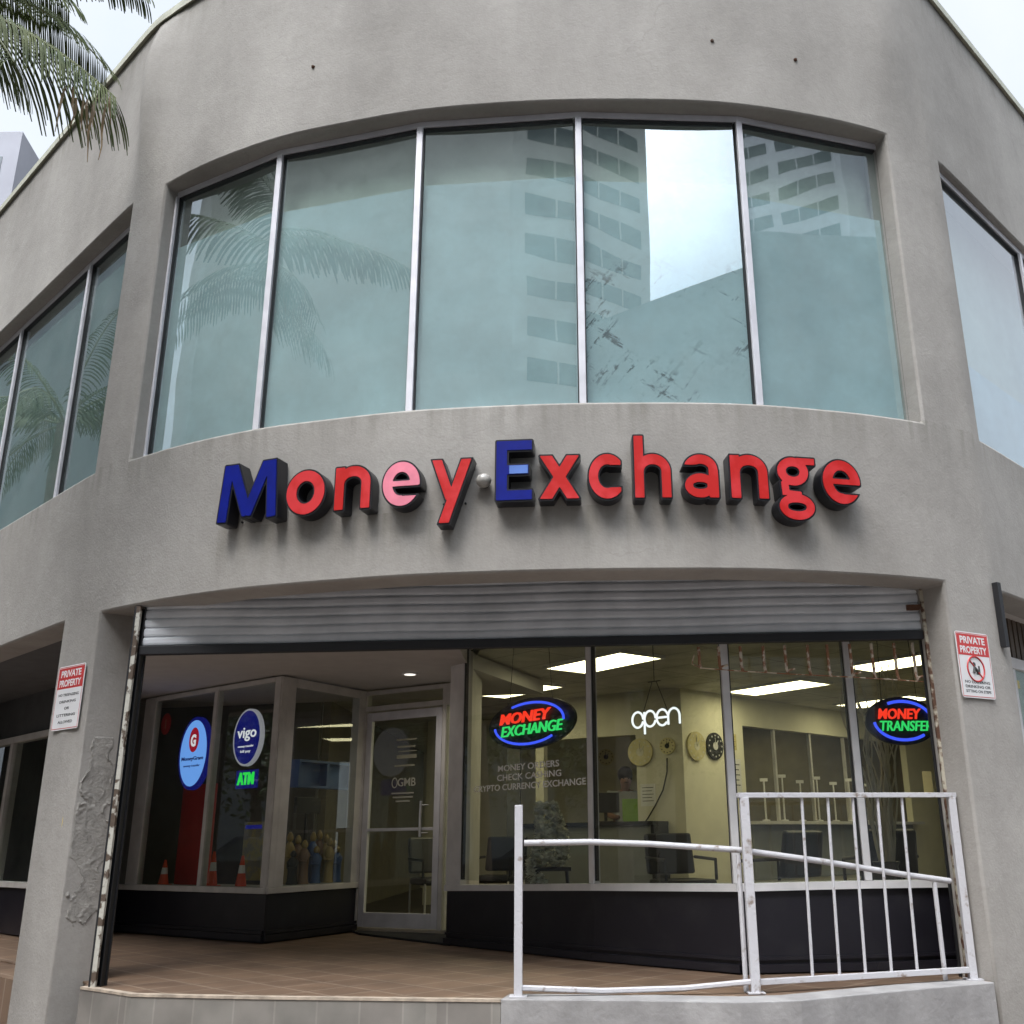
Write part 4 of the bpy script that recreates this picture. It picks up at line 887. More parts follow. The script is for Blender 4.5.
for i, (px, hh) in enumerate(((303, .42), (319, .36), (328, .44), (337, .42), (350, .36), (296, .32), (300, .50), (312, .47), (323, .50), (333, .52), (345, .48))):
    u = P2.hit(px, 875, -.2)[0]; c = P2.pt(min(u, P2.L-.1), -.2-.05*(i % 2)-(.16 if i > 5 else 0), Zb+.021)
    o = empty('figurine', c, fl[i]+' in the side display pane', 'figurine', 'row of glazed figurines in the side display pane')
    b = MB(); b.lathe([(.055, 0), (.06, .01), (.05, .03), (.045, hh*.35), (.05, hh*.55), (.055, hh*.68), (.03, hh*.78), (.018, hh*.81)], c, 16); obj('robe', b, figm[i], o, smooth=60)
    b = MB(); b.lathe([(.012, hh*.80), (.03, hh*.84), (.033, hh*.9), (.022, hh*.96), (.008, hh*1.0)], c, 14); obj('head', b, 'fig_gold' if i != 5 else 'blackplastic', o, smooth=60)
    b = MB(); b.tube([c+Vector((-.05, 0, hh*.66)), c+Vector((-.035, -.05, hh*.5)), c+Vector((0, -.06, hh*.52)), c+Vector((.035, -.05, hh*.5)), c+Vector((.05, 0, hh*.66))], .013); obj('arms', b, figm[i], o, smooth=60)
u0, z0 = P2.hit(298, 787, -.5); u1, z1 = P2.hit(356, 764, -.5)
b = MB(P2.M); b.box((u0, -.62, z0), (u1, -.5, z0+.025)); b.box((u0, -.62, z1-.025), (u1, -.5, z1)); b.box((u0, -.62, z0+.0255), (u0+.03, -.5, z1-.0255)); b.box((u1-.03, -.62, z0+.0255), (u1, -.5, z1-.0255)); b.box(((u0+u1)/2-.02, -.62, z0+.0255), ((u0+u1)/2+.02, -.5, z1-.0255)); b.box((u0+.03, -.62, z0+.0255), (u1-.03, -.6, z1-.0255))
tag(obj('wall_shelf', b, 'crate_blue'), 'blue compartment shelf above the figurines', 'shelf')
u0, z0 = P2.hit(297, 813, -.45); u1, z1 = P2.hit(322, 798, -.45)
b = MB(P2.M); b.box((u0, -.5, z0), (u1, -.46, z1)); b.box(((u0+u1)/2-.02, -.49, Zb+.02), ((u0+u1)/2+.02, -.47, z0)); tag(obj('monitor', b, 'blackplastic', bevel=.004), 'small black monitor on a stem behind the figurines', 'monitor')

# ------------------------------------------------------------------ signs
def extent(pl, x0, x1, y0, y1, off):
    cx, cy = (x0+x1)/2, (y0+y1)/2
    ua, _ = pl.hit(x0, cy, off); ub, _ = pl.hit(x1, cy, off); c = pl.hit(cx, cy, off); za = pl.hit(cx, y1, off)[1]; zb = pl.hit(cx, y0, off)[1]
    return c[0], (za+zb)/2, (ub-ua)/2, (zb-za)/2
# pale blue oval
u, z, ru, rz = extent(P1, 179.5, 207, 719, 788, -.08)
o = empty('oval_lightbox', P1.pt(u, -.08, z-rz), 'glowing pale blue oval sign in the left display pane', 'sign')
b = MB(P1.M); b.disc(u, z, ru*1.06, rz*1.05, -.13, -.081, 40); obj('housing', b, 'lit_navy', o)
b = MB(P1.M); b.disc(u, z, ru*.93, rz*.95, -.080, -.076, 40); obj('face', b, 'lite_blue', o)
b = MB(P1.M); b.disc(u+.0, z+rz*.38, ru*.34, ru*.5, -.075, -.072, 30); obj('emblem', b, emis('emblem_red', (.35, .01, .03), .8), o)
b = MB(P1.M); add_text(b, 'G', u-ru*.02, z+rz*.36, w=ru*.36, h=ru*.5, o=-.071, bold=.04); obj('emblem_letter', b, 'lit_white', o)
b = MB(P1.M); add_text(b, 'MoneyGram', u, z-rz*.17, w=ru*1.55, h=rz*.14, o=-.075, bold=.02); add_text(b, 'money transfer', u, z-rz*.37, w=ru*1.15, h=rz*.09, o=-.075); obj('lettering', b, emis('navy_ink', (.005, .012, .12), .6), o)
# navy oval
u, z, ru, rz = extent(P1, 233, 261, 709, 766, -.08)
o = empty('oval_lightbox', P1.pt(u, -.08, z-rz), 'navy oval sign with a white rim in the right display pane', 'sign')
b = MB(P1.M); b.disc(u, z, ru*1.0, rz*1.0, -.12, -.081, 40); obj('rim', b, mat('white_rim', (.6, .6, .65), .4, emit=(.55, .55, .65), estr=.35), o)
b = MB(P1.M); b.disc(u, z, ru*.88, rz*.93, -.080, -.076, 40); obj('face', b, 'lit_navy', o)
b = MB(P1.M); add_text(b, 'vigo', u, z+rz*.1, w=ru*1.35, h=rz*.48, o=-.075, bold=.015); add_text(b, 'money transfer', u, z-rz*.32, w=ru*1.1, h=rz*.10, o=-.075); add_text(b, 'bill pay', u, z-rz*.5, w=ru*.7, h=rz*.12, o=-.075); obj('lettering', b, 'lit_white', o)
u, z, ru, rz = extent(P1, 238, 254, 772, 785, -.08)
o = empty('atm_sign', P1.pt(u, -.08, z-rz), 'small glowing green ATM sign under the navy oval', 'sign')
b = MB(P1.M); b.box((u-ru*1.3, -.1, z-rz*1.5), (u+ru*1.3, -.083, z+rz*1.3)); obj('board', b, 'lit_navy', o)
b = MB(P1.M); add_text(b, 'ATM', u, z, w=ru*2, h=rz*1.9, o=-.08, th=.012, bold=.03); obj('tubes', b, 'atm', o)
u, z, ru, rz = extent(P1, 167, 176, 714, 735, -.08)
b = MB(P1.M); b.disc(u, z, ru, rz, -.02, -.012, 24); rs_ = obj('round_sticker', b, 'signred'); tag(rs_, 'small round dark red sticker at the top left of the display pane', 'sticker')
b = MB(P1.M); add_text(b, '1', u, z, h=rz*.9, o=-.011, th=.001, bold=.03); obj('numeral', b, mat('pale_red', (.5, .18, .15), .6), rs_)
# window signs of the right storefront
F0, F1, F3 = Plane(WP[0], WP[1]), Plane(WP[1], WP[2]), Plane(WP[3], WP[4])
def neon(pl, x0, x1, y0, y1, w1, w2, label, off=-.1):
    u, z, ru, rz = extent(pl, x0, x1, y0, y1, off)
    o = empty('oval_neon_sign', pl.pt(u, off, z-rz), label, 'neon sign', 'oval neon signs in the storefront')
    b = MB(pl.M); b.disc(u, z, ru, rz, off-.03, off, 48); obj('backboard', b, 'letter_side', o)
    b = MB(pl.M)
    def arc(a0, a1): return [(u+ru*.80*math.cos(R(a0+(a1-a0)*q/24)), off+.02, z+rz*.80*math.sin(R(a0+(a1-a0)*q/24))) for q in range(25)]
    b.tube(arc(118, -3), .011, 8); b.tube(arc(185, 312), .011, 8); obj('blue_tube', b, 'n_blue', o)
    b = MB(pl.M); b.box((u-ru*.7, off+.004, z-rz*.02), (u+ru*.7, off+.0045, z-rz*.015))
    b = MB(pl.M); add_text(b, w1, u-ru*.08, z+rz*.28, w=ru*1.2, h=rz*.44, o=off+.012, th=.014, bold=.02, shear=.2); obj('red_lettering', b, 'n_red', o)
    b = MB(pl.M); add_text(b, w2, u+ru*.07, z-rz*.22, w=ru*1.42, h=rz*.42, o=off+.012, th=.014, bold=.005, shear=.2); obj('green_lettering', b, 'n_green', o)
    # hanging wires
    b = MB(pl.M)
    for du in (-.5, .5): b.tube([(u+ru*du, off-.01, z+rz*.8), (u+ru*du*.8, off-.01, zt2-.01)], .003, 5)
    obj('wire', b, 'blackplastic', o)
neon(F0, 487, 572.5, 698, 749, 'MONEY', 'EXCHANGE', 'oval neon sign reading MONEY EXCHANGE in the left storefront pane')
neon(F3, 866, 938, 697, 745, 'MONEY', 'TRANSFER', 'oval neon sign reading MONEY TRANSFER by the right guide rail')
# open sign from tubes
off = -.1; ua = F1.hit(632, 718, off)[0]; ub = F1.hit(680, 718, off)[0]; zc = avg(F1.hit(640, 719, off)[1], F1.hit(672, 717, off)[1]); W_ = ub-ua; r = W_/8.6
o = empty('open_sign', F1.pt((ua+ub)/2, off, zc-.15), 'white neon sign reading open, hanging behind the middle pane', 'neon sign')
b = MB(F1.M)
def ringp(cx, a0, a1, n=20): return [(cx+r*math.cos(R(a0+(a1-a0)*q/n)), off, zc+r*1.1*math.sin(R(a0+(a1-a0)*q/n))) for q in range(n+1)]
c_ = [ua+r*1.05, ua+r*3.3, ua+r*5.5, ua+r*7.55]
tr = .0085
b.tube(ringp(c_[0], 0, 345), tr); b.tube(ringp(c_[1], 0, 345), tr); b.tube([(c_[1]-r, off, zc+r*1.0), (c_[1]-r, off, zc-r*2.1)], tr)
b.tube([(c_[2]-r*.9, off, zc+.0*r), (c_[2]+r, off, zc)]+ringp(c_[2], 5, 320)[1:], tr)
b.tube([(c_[3]-r, off, zc-r*1.1), (c_[3]-r, off, zc)]+ringp(c_[3], 180, 0)[1:]+[(c_[3]+r, off, zc-r*1.1)], tr)
obj('tubes', b, 'n_white', o, smooth=60)
b = MB(F1.M); mid = (ua+ub)/2
b.tube([(mid-W_*.25, off, zc+r), (mid-.02, off, zc+.28)], .0035, 5); b.tube([(mid+W_*.25, off, zc+r), (mid+.02, off, zc+.28)], .0035, 5); b.tube([(mid-.06, off, zc+.28), (mid+.06, off, zc+.28)], .005, 5); b.tube([(mid, off, zc+.28), (mid, off, zt2-.01)], .0035, 5)
obj('hanging_wire', b, 'blackplastic', o)
# vinyl text
b = MB(F0.M)
for t, x0, x1, y in (('MONEY ORDERS', 497, 558, 766), ('CHECK CASHING', 496, 560, 775.5), ('CRYPTO CURRENCY EXCHANGE', 471, 582, 785.5)):
    ua_, z_ = F0.hit((x0+x1)/2, y, .006); w_ = F0.hit(x1, y, .006)[0]-F0.hit(x0, y, .006)[0]
    add_text(b, t, ua_, z_, w=w_, h=.053, o=.0055, th=.0015, bold=.015)
tag(obj('window_lettering', b, 'vinyl'), 'white vinyl lettering listing money orders, check cashing and crypto currency exchange on the glass', 'lettering')
# sticker on right glass
b = MB(F3.M); u, z = F3.hit(927, 780, .0); b.box((u-.035, .006, z-.09), (u+.035, .008, z+.06)); b.box((u-.03, .0085, z+.0), (u+.03, .009, z+.012)); tag(obj('paper_notice', b, 'paper'), 'small yellowed paper notice on the glass under the MONEY TRANSFER sign', 'notice')

# ------------------------------------------------------------------ roller shutter
SLp, SRp = (-3.16, 7.17), (2.44, 6.995)
PS = Plane(SLp, SRp); shut = empty('roller_shutter', PS.pt(PS.L/2, 0, 0), 'galvanised roller shutter rolled nearly up between rusting guide rails', 'roller shutter')
b = MB(PS.M); zlo = 2.225; n = 9; hs = .066; prof = []
for k_ in range(n):
    z0 = zlo+k_*hs
    prof += [(-.010, z0), (-.008, z0+.003), (.002, z0+.006), (.006, z0+hs*.3), (.006, z0+hs*.7), (.001, z0+hs-.006), (-.010, z0+hs-.003)]
segs = 28; V = []
for q in range(segs+1):
    uu = .03+(PS.L-.06)*q/segs; sag = .006*math.sin(q*.9)
    V += [(uu, o_, z_+sag*.5) for o_, z_ in prof]
m_ = len(prof); b.add(V, [(q*m_+i, (q+1)*m_+i, (q+1)*m_+i+1, q*m_+i+1) for q in range(segs) for i in range(m_-1)])
obj('curtain', b, 'shutter', shut)
b = MB(PS.M); b.box((.03, -.03, 2.160), (PS.L-.03, .028, 2.222)); obj('bottom_bar', b, 'black', shut, bevel=.004)
b = MB(PS.M); b.tube([(.03, -.02, 2.9), (PS.L-.03, -.02, 2.9)], .1, 16); obj('barrel', b, 'black', shut)
# guide rails
b = MB(PS.M); u0 = PS.hit(90, 985)[0]; b.box((-.022, -.05, .0), (-.008, .06, 2.505)); b.box((-.0079, -.05, .0), (.050, -.035, 2.505)); b.box((.034, -.0345, .0), (.040, .02, 2.505)); gl = obj('guide_rail', b, 'black', shut)
b = MB(PS.M); b.box((-.0078, .035, .0), (.022, .062, 2.505)); obj('rail_face', b, 'creamrail', gl)
b = MB(PS.M); b.box((PS.L-.045, -.05, 0), (PS.L+.03, -.03, 2.62)); b.box((PS.L+.012, -.0295, 0), (PS.L+.03, .05, 2.62)); gr = obj('guide_rail', b, 'black', shut)
b = MB(PS.M); b.box((PS.L-.03, .03, 0), (PS.L+.0115, .055, 2.62)); obj('rail_face', b, 'rust', gr)
b = MB(PS.M); b.box((PS.L-.13, .03, 2.36), (PS.L-.031, .05, 2.40)); obj('bracket', b, 'rustdark', shut)
# rusty wire fringe behind the shutter's bottom bar
o_ = -.06; PSb = PS
b = MB(PS.M); bot = []
for px, py in ((694, 655), (692, 664), (701, 668), (740, 671), (790, 674), (850, 677), (900, 680), (926, 682)):
    u, z = PS.hit(px, py, o_); bot.append((u, o_, z))
b.tube(bot, .0045, 6)
for i, px in enumerate((701, 721, 743, 766, 788, 811, 831, 854, 876, 899, 918)):
    ub_, zb_ = PS.hit(px, 668.5+(px-701)*.055, o_); b.tube([(ub_-.01, o_, 2.149), (ub_-.008, o_, zb_+.03), (ub_, o_, zb_)], .011, 6)
    if i % 3 == 1: b.tube([(ub_, o_, zb_+.02), (ub_+.05, o_+.01, zb_+.03)], .008, 6)
tag(obj('rusty_wire_fringe', b, mat('rusty_wire', (.26, .12, .06), .8, col2=(.60, .52, .42), thr=(.48, .58), scale=22)), 'rusty ladder of wire hanging from the right half of the shutter bar', 'wire')

# ------------------------------------------------------------------ railing
q1, q2, q3 = (-.375, 6.42), (1.0, 6.42), (2.42, 6.86)
rail = empty('metal_railing', (1.0, 6.6, .004), 'chipped white steel railing with a low handrail on the step at the right', 'railing')
RA, RB = Plane(q1, q2), Plane(q2, q3)
def post(p, zt, w=.024, lean=0.):
    b = MB(Matrix.Translation((p[0], p[1], .004))); b.add([(-w, -w, 0), (w, -w, 0), (w, w, 0), (-w, w, 0), (-w+lean, -w, zt), (w+lean, -w, zt), (w+lean, w, zt), (-w+lean, w, zt)], [(0, 3, 2, 1), (4, 5, 6, 7), (0, 1, 5, 4), (1, 2, 6, 5), (2, 3, 7, 6), (3, 0, 4, 7)])
    po = obj('post', b, 'ironwhite', rail, bevel=.003)
    b = MB(); b.box((p[0]-.05, p[1]-.05, .0045), (p[0]+.05, p[1]+.05, .011)); obj('base_plate', b, 'ironwhite', po)
post(q1, 1.065, .024); post(q2, 1.090, .027); post(q3, 1.090, .024)
b = MB(RB.M); b.box((-.04, -.022, 1.092), (RB.L+.03, .022, 1.122)); obj('top_rail', b, 'ironwhite', rail, bevel=.003)
for (xb, yb), (xt, yt) in (((812, 982), (803, 803)), ((839, 981), (829, 803)), ((865, 979), (854, 803)), ((891, 978), (879, 803)), ((917, 976), (903, 803))):
    a = RB.hit(xb, yb); c = RB.hit(xt, yt); uu = avg(a[0], c[0]); 
    b = MB(RB.M); b.tube([(a[0]*.6+uu*.4, 0, .075), (c[0]*.6+uu*.4, 0, 1.091)], .0095, 8); obj('baluster', b, 'ironwhite', rail, smooth=40)
b = MB(RB.M); b.box((.028, -.016, .045), (RB.L-.025, .016, .078)); obj('bottom_rail', b, 'ironwhite', rail, bevel=.003)
b = MB(RA.M); b.tube([(.024, 0, .05), (RA.L*.35, 0, .028), (RA.L*.7, 0, .035), (RA.L-.02, 0, .065)], .016, 6); obj('bottom_rail', b, 'ironwhite', rail)
hr = [];
for px, py, ofs in ((524, 843, -.0), (590, 842, -.06), (650, 844, -.07), (740, 850, -.05)):
    u, z = RA.hit(px, py, ofs); hr.append(RA.pt(u, ofs, z))
for px, py, ofs in ((820, 861, -.05), (900, 874, -.05), (950, 881, -.05)):
    u, z = RB.hit(px, py, ofs); hr.append(RB.pt(u, ofs, z))
b = MB(); b.tube(hr, .018, 10); obj('handrail', b, 'ironwhite', rail, smooth=50)
for pl, px, pyt in ((RA, 738, 852), (RB, 934, 880)):
    u, z = pl.hit(px, pyt, -.05); c = pl.pt(u, -.05, 0)
    b = MB(); b.tube([(c.x, c.y, .004), (c.x, c.y, z-.015)], .015, 8); obj('handrail_post', b, 'ironwhite', rail, smooth=40)

# ------------------------------------------------------------------ private property signs
def property_sign(pl, x0, x1, y0, y1, label, lines, picto):
    u, z, ru, rz = extent(pl, x0, x1, y0, y1, .01)
    ru = abs(ru); ru *= .93; rz *= .97
    o = empty('warning_sign', pl.pt(u, .0, z-rz), label, 'sign', 'private property signs on the piers')
    def rr(a, c, r_, o0, o1, b, uu=u, zz=z):
        pts = []
        for sx, sz, s0 in ((1, 1, 0), (-1, 1, 90), (-1, -1, 180), (1, -1, 270)):
            for q in range(5):
                an = R(s0+q*22.5); pts.append((uu+sx*(a-r_)+r_*math.cos(an), zz+sz*(c-r_)+r_*math.sin(an)))
        n_ = len(pts); b.add([(p[0], o0, p[1]) for p in pts]+[(p[0], o1, p[1]) for p in pts], [tuple(range(n_)), tuple(range(2*n_-1, n_-1, -1))]+[(i, n_+i, n_+(i+1) % n_, (i+1) % n_) for i in range(n_)])
    b = MB(pl.M); rr(ru, rz, .02, .006, .009, b); obj('plate', b, 'white', o)
    b = MB(pl.M)
    k_ = 28
    t_ = .004
    for (x0_, x1_, z0_, z1_) in ((-ru+.008, ru-.008, rz-.008-t_, rz-.008), (-ru+.008, ru-.008, -rz+.008, -rz+.008+t_), (-ru+.008, -ru+.008+t_, -rz+.008+t_, rz-.008-t_), (ru-.008-t_, ru-.008, -rz+.008+t_, rz-.008-t_)):
        b.box((u+x0_, .0092, z+z0_), (u+x1_, .0097, z+z1_))
    b.box((u-ru+.014, .0092, z+rz*.28), (u+ru-.014, .0097, z+rz-.016)); obj('red_header', b, 'signred', o)
    b = MB(pl.M); add_text(b, 'PRIVATE', u, z+rz*.75, w=ru*1.5, h=rz*.22, o=.0099, th=.0006, bold=.03); add_text(b, 'PROPERTY', u, z+rz*.45, w=ru*1.6, h=rz*.22, o=.0099, th=.0006, bold=.03); obj('title', b, 'white', o)
    b = MB(pl.M)
    for t, zz in lines: add_text(b, t, u, z+rz*zz, w=ru*min(1.5, .14*len(t)+.1), h=rz*.085, o=.0092, th=.0006, bold=.02)
    if picto:
        cz = z-rz*.12
        b.tube([(u-ru*.15, .0095, cz-rz*.12), (u-ru*.1, .0095, cz+rz*.05), (u+ru*.1, .0095, cz-rz*.08)], ru*.07, 6); b.disc(u-ru*.08, cz+rz*.13, ru*.1, ru*.1, .0092, .0098, 12); b.box((u, .0092, cz-rz*.17), (u+ru*.25, .0098, cz-rz*.08))
        b.box((u+ru*.15, .0092, cz-rz*.08), (u+ru*.25, .0098, cz+rz*.1))
    obj('lettering', b, 'signink', o)
    if picto:
        b = MB(pl.M); cz = z-rz*.12
        pts = [(u+ru*.5*math.cos(q*math.pi/16), .010, cz+ru*.5*math.sin(q*math.pi/16)) for q in range(32)]; b.tube(pts, .006, 6, closed=True); b.tube([(u-ru*.35, .011, cz+ru*.35), (u+ru*.35, .011, cz-ru*.35)], .005, 6); obj('prohibition_ring', b, 'signred', o)
sm = s_at(70, 2.0); pL = Plane(tuple(cp(sm-.12))[:2], tuple(cp(sm+.12))[:2]).sh(.009)
property_sign(pL, 54, 82, 665, 730, 'red and white PRIVATE PROPERTY sign of text only on the left pier', (('NO TRESPASSING', .08), ('DRINKING', -.13), ('OR', -.34), ('LITTERING', -.55), ('ALLOWED', -.76)), False)
sm = s_at(976, 2.0); pR = Plane(tuple(cp(sm-.12))[:2], tuple(cp(sm+.12))[:2]).sh(.007)
property_sign(pR, 958, 993, 632, 699, 'red and white PRIVATE PROPERTY sign with a prohibition symbol on the right pier', (('NO LOITERING', -.52), ('DRINKING OR', -.66), ('SITTING ON STEPS', -.80)), True)

# ------------------------------------------------------------------ channel letters
def seg(X, Z, a, b_, w, rr=.03):
    ax, az = a; bx_, bz = b_; L_ = math.hypot(bx_-ax, bz-az); c = (bx_-ax)/L_; s = (bz-az)/L_
    lx = (X-(ax+bx_)/2)*c+(Z-(az+bz)/2)*s; lz = -(X-(ax+bx_)/2)*s+(Z-(az+bz)/2)*c
    qx = np.abs(lx)-(L_/2-rr); qz = np.abs(lz)-(w-rr)
    return np.hypot(np.maximum(qx, 0), np.maximum(qz, 0))+np.minimum(np.maximum(qx, qz), 0)-rr
def bx(X, Z, x0, x1, z0, z1, rr=.03):
    qx = np.abs(X-(x0+x1)/2)-((x1-x0)/2-rr); qz = np.abs(Z-(z0+z1)/2)-((z1-z0)/2-rr)
    return np.hypot(np.maximum(qx, 0), np.maximum(qz, 0))+np.minimum(np.maximum(qx, qz), 0)-rr
def ring(X, Z, cx, cz, rx, rz, t):
    def el(a, b_):
        k0 = np.hypot((X-cx)/a, (Z-cz)/b_); k1 = np.hypot((X-cx)/a**2, (Z-cz)/b_**2)+1e-6; return k0*(k0-1)/k1
    return np.maximum(el(rx+t, rz+t), -el(rx-t, rz-t))
T = .14
mn = lambda *a: __import__('functools').reduce(np.minimum, a)
mxx = lambda *a: __import__('functools').reduce(np.maximum, a)
def g_o(X, Z): return ring(X, Z, .48, .5, .335, .375, .145)
def arch(X, Z, cx=.5): return mxx(ring(X, Z, cx, .60, .335, .27, T), -(Z-.58))
def g_n(X, Z): return mn(bx(X, Z, .02, .30, 0, 1.0), arch(X, Z), bx(X, Z, .695, .975, 0, .64))
def g_h(X, Z): return mn(bx(X, Z, .02, .30, 0, 1.42), arch(X, Z), bx(X, Z, .695, .975, 0, .64))
def g_e(X, Z):
    r_ = ring(X, Z, .48, .5, .33, .375, .14); cut = bx(X, Z, .52, 1.2, .25, .43, .01)
    return mn(mxx(r_, -cut), bx(X, Z, .2, .93, .42, .59, .02))
def g_c(X, Z): return mxx(ring(X, Z, .5, .5, .34, .375, .14), -bx(X, Z, .58, 1.3, .28, .72, .01), X-.86)
def g_a(X, Z):
    top = mxx(ring(X, Z, .44, .64, .29, .23, .13), -mn(bx(X, Z, -.3, .42, .2, .72, .01), bx(X, Z, .3, .6, .2, .6, .01)))
    return mn(mxx(top, -(Z-.6)), bx(X, Z, .6, .87, 0, .66), ring(X, Z, .42, .29, .26, .17, .12))
def g_x(X, Z): return mxx(mn(seg(X, Z, (.10, -.06), (.84, 1.06), .145), seg(X, Z, (.84, -.06), (.10, 1.06), .145)), -Z, Z-1.)
def g_y(X, Z): return mn(mxx(seg(X, Z, (.14, 1.06), (.52, .10), .135), Z-1.), mxx(seg(X, Z, (.92, 1.06), (.34, -.50), .14), Z-1., -(Z+.44)))
def g_g(X, Z):
    return mn(ring(X, Z, .43, .66, .26, .215, .125), ring(X, Z, .47, -.12, .31, .19, .12), seg(X, Z, (.22, .46), (.24, .10), .11), bx(X, Z, .5, .98, .80, 1.0), seg(X, Z, (.24, .16), (.62, .13), .11))
def g_E(X, Z): return mn(bx(X, Z, 0, .3, 0, 1.36), bx(X, Z, 0, .88, 0, .26), bx(X, Z, 0, .80, .56, .82), bx(X, Z, 0, .88, 1.10, 1.36))
def g_M(X, Z): return mn(seg(X, Z, (.13, 0), (.22, 1.36), .135), seg(X, Z, (1.37, 0), (1.28, 1.36), .135), mxx(seg(X, Z, (.26, 1.45), (.77, .10), .145), Z-1.36, -(Z-.08)), mxx(seg(X, Z, (1.24, 1.45), (.73, .10), .145), Z-1.36, -(Z-.08)))
def contours(fn, iso, x0, x1, z0, z1, hstep=.02):
    xs = np.arange(x0, x1+hstep, hstep); zs = np.arange(z0, z1+hstep, hstep); X, Z = np.meshgrid(xs, zs, indexing='ij'); D = fn(X, Z)-iso
    D[np.abs(D) < 1e-7] = 1e-7
    nx, nz = D.shape; seg_ = {}
    def ip(i, j, k, l):
        a, c = D[i, j], D[k, l]; t = a/(a-c); return (xs[i]+(xs[k]-xs[i])*t, zs[j]+(zs[l]-zs[j])*t)
    pts = {}
    def ekey(i, j, k, l):
        key = (i, j, k, l)
        if key not in pts: pts[key] = ip(i, j, k, l)
        return key
    nxt = {}
    for i in range(nx-1):
        for j in range(nz-1):
            s = (D[i, j] < 0, D[i+1, j] < 0, D[i+1, j+1] < 0, D[i, j+1] < 0)
            if all(s) or not any(s): continue
            E_ = [(i, j, i+1, j), (i+1, j, i+1, j+1), (i, j+1, i+1, j+1), (i, j, i, j+1)]
            cross = [q for q in range(4) if s[q] != s[(q+1) % 4]]
            prs = []
            # walk keeping inside on the left
            if len(cross) == 2:
                a, c = cross
                prs = [(a, c)] if s[a] else [(c, a)]      # edge a leaves inside ...
            else:
                prs = [(0, 3), (2, 1)] if s[0] else [(1, 0), (3, 2)]
            for a, c in prs: nxt.setdefault(ekey(*E_[a]), []).append(ekey(*E_[c]))
    loops = []
    while nxt:
        st_ = next(iter(nxt)); cur = st_; lp = []
        while cur in nxt:
            lp.append(pts[cur]); l = nxt[cur]; n_ = l.pop()
            if not l: del nxt[cur]
            cur = n_
            if cur == st_: break
        if len(lp) > 6: loops.append(lp)
    return loops
def fill(loops, extr):
    c = bpy.data.curves.new('c', 'CURVE'); c.dimensions = '2D'; c.fill_mode = 'BOTH'; c.extrude = extr
    for lp in loops:
        sp = c.splines.new('POLY'); sp.points.add(len(lp)-1)
        for p_, q in zip(sp.points, lp): p_.co = (q[0], q[1], 0, 1)
        sp.use_cyclic_u = True
    o = bpy.data.objects.new('c', c); COL.objects.link(o); dg = bpy.context.evaluated_depsgraph_get(); me = bpy.data.meshes.new_from_object(o.evaluated_get(dg))
    vs = [tuple(v.co) for v in me.vertices]; fs = [tuple(p_.vertices) for p_ in me.polygons]
    bpy.data.objects.remove(o); bpy.data.curves.remove(c); bpy.data.meshes.remove(me); return vs, fs
LET = [('M', g_M, 1.5, 218, 278, 'blue'), ('o', g_o, .96, 285, 325, 'red'), ('n', g_n, 1., 333, 372, 'red'), ('e', g_e, .96, 381, 421, 'pink'), ('y', g_y, 1.06, 429, 473, 'red'),
       ('E', g_E, .88, 495, 533, 'blue'), ('x', g_x, .94, 539, 580, 'red'), ('c', g_c, .86, 587, 622, 'red'), ('h', g_h, 1., 633, 673, 'red'), ('a', g_a, .88, 682, 720, 'red'), ('n', g_n, 1., 729, 770, 'red'), ('g', g_g, 1., 775, 818, 'red'), ('e', g_e, .96, 822, 862, 'red')]
sign = empty('channel_letter_sign', tuple(cp(s_at(540, 3.0)))[:2]+(2.83,), 'raised red and blue channel letters reading Money Exchange on the curved wall', 'sign')
XH = .315; BASE = 2.955; DEP = .125
cache = {}
for ch, fn, wd, x0, x1, colr in LET:
    if ch not in cache:
        cache[ch] = (fill(contours(fn, .012, -.2, wd+.2, -.7, 1.6), .5), fill(contours(fn, -.028, -.2, wd+.2, -.7, 1.6), .5))
    (sv, sf_), (fv, ff) = cache[ch]
    sa = s_at(x0, 3.1, -DEP-.01); sb = s_at(x1, 3.1, -DEP-.01); sm = (sa+sb)/2; wreal = (cp(sb)-cin(sb)*DEP-(cp(sa)-cin(sa)*DEP)).length
    t = ctan(sm); n_ = -cin(sm); p = cp(sm)
    Mx = Matrix(((t.x, n_.x, 0, p.x), (t.y, n_.y, 0, p.y), (0, 0, 1, BASE), (0, 0, 0, 1)))
    kx = wreal/wd
    sag = .012
    b = MB(Mx); b.add([((v[0]-wd/2)*kx, .012+(v[2]+.5)*(DEP-.012), v[1]*XH) for v in sv], sf_)
    lt = obj('letter', b, 'letter_side', sign)
    tag(lt, {'M': 'blue letter M', 'E': 'blue letter E', 'o': 'red letter o', 'y': 'red letter y', 'x': 'red letter x', 'c': 'red letter c', 'h': 'red letter h', 'a': 'red letter a', 'g': 'red letter g', 'n': 'red letter n', 'e': 'faded pink letter e' if colr == 'pink' else 'red letter e'}[ch])
    b = MB(Mx); b.add([((v[0]-wd/2)*kx, DEP+(v[2]+.5)*.006, v[1]*XH) for v in fv], ff); obj('face', b, colr, lt)
    if ch == 'E':
        b = MB(Mx); b.box(((.33-wd/2)*kx, DEP+.0065, .60*XH), ((.76-wd/2)*kx, DEP+.009, .78*XH)); obj('faded_patch', b, mat('faded_blue', (.10, .20, .55), .4), lt)
    b = MB(Mx)
    for uu in (-wd*.25*kx, wd*.25*kx): b.tube([(uu, -.01, XH*.12), (uu, .012, XH*.12)], .008, 6)
    obj('standoff', b, 'black', lt)
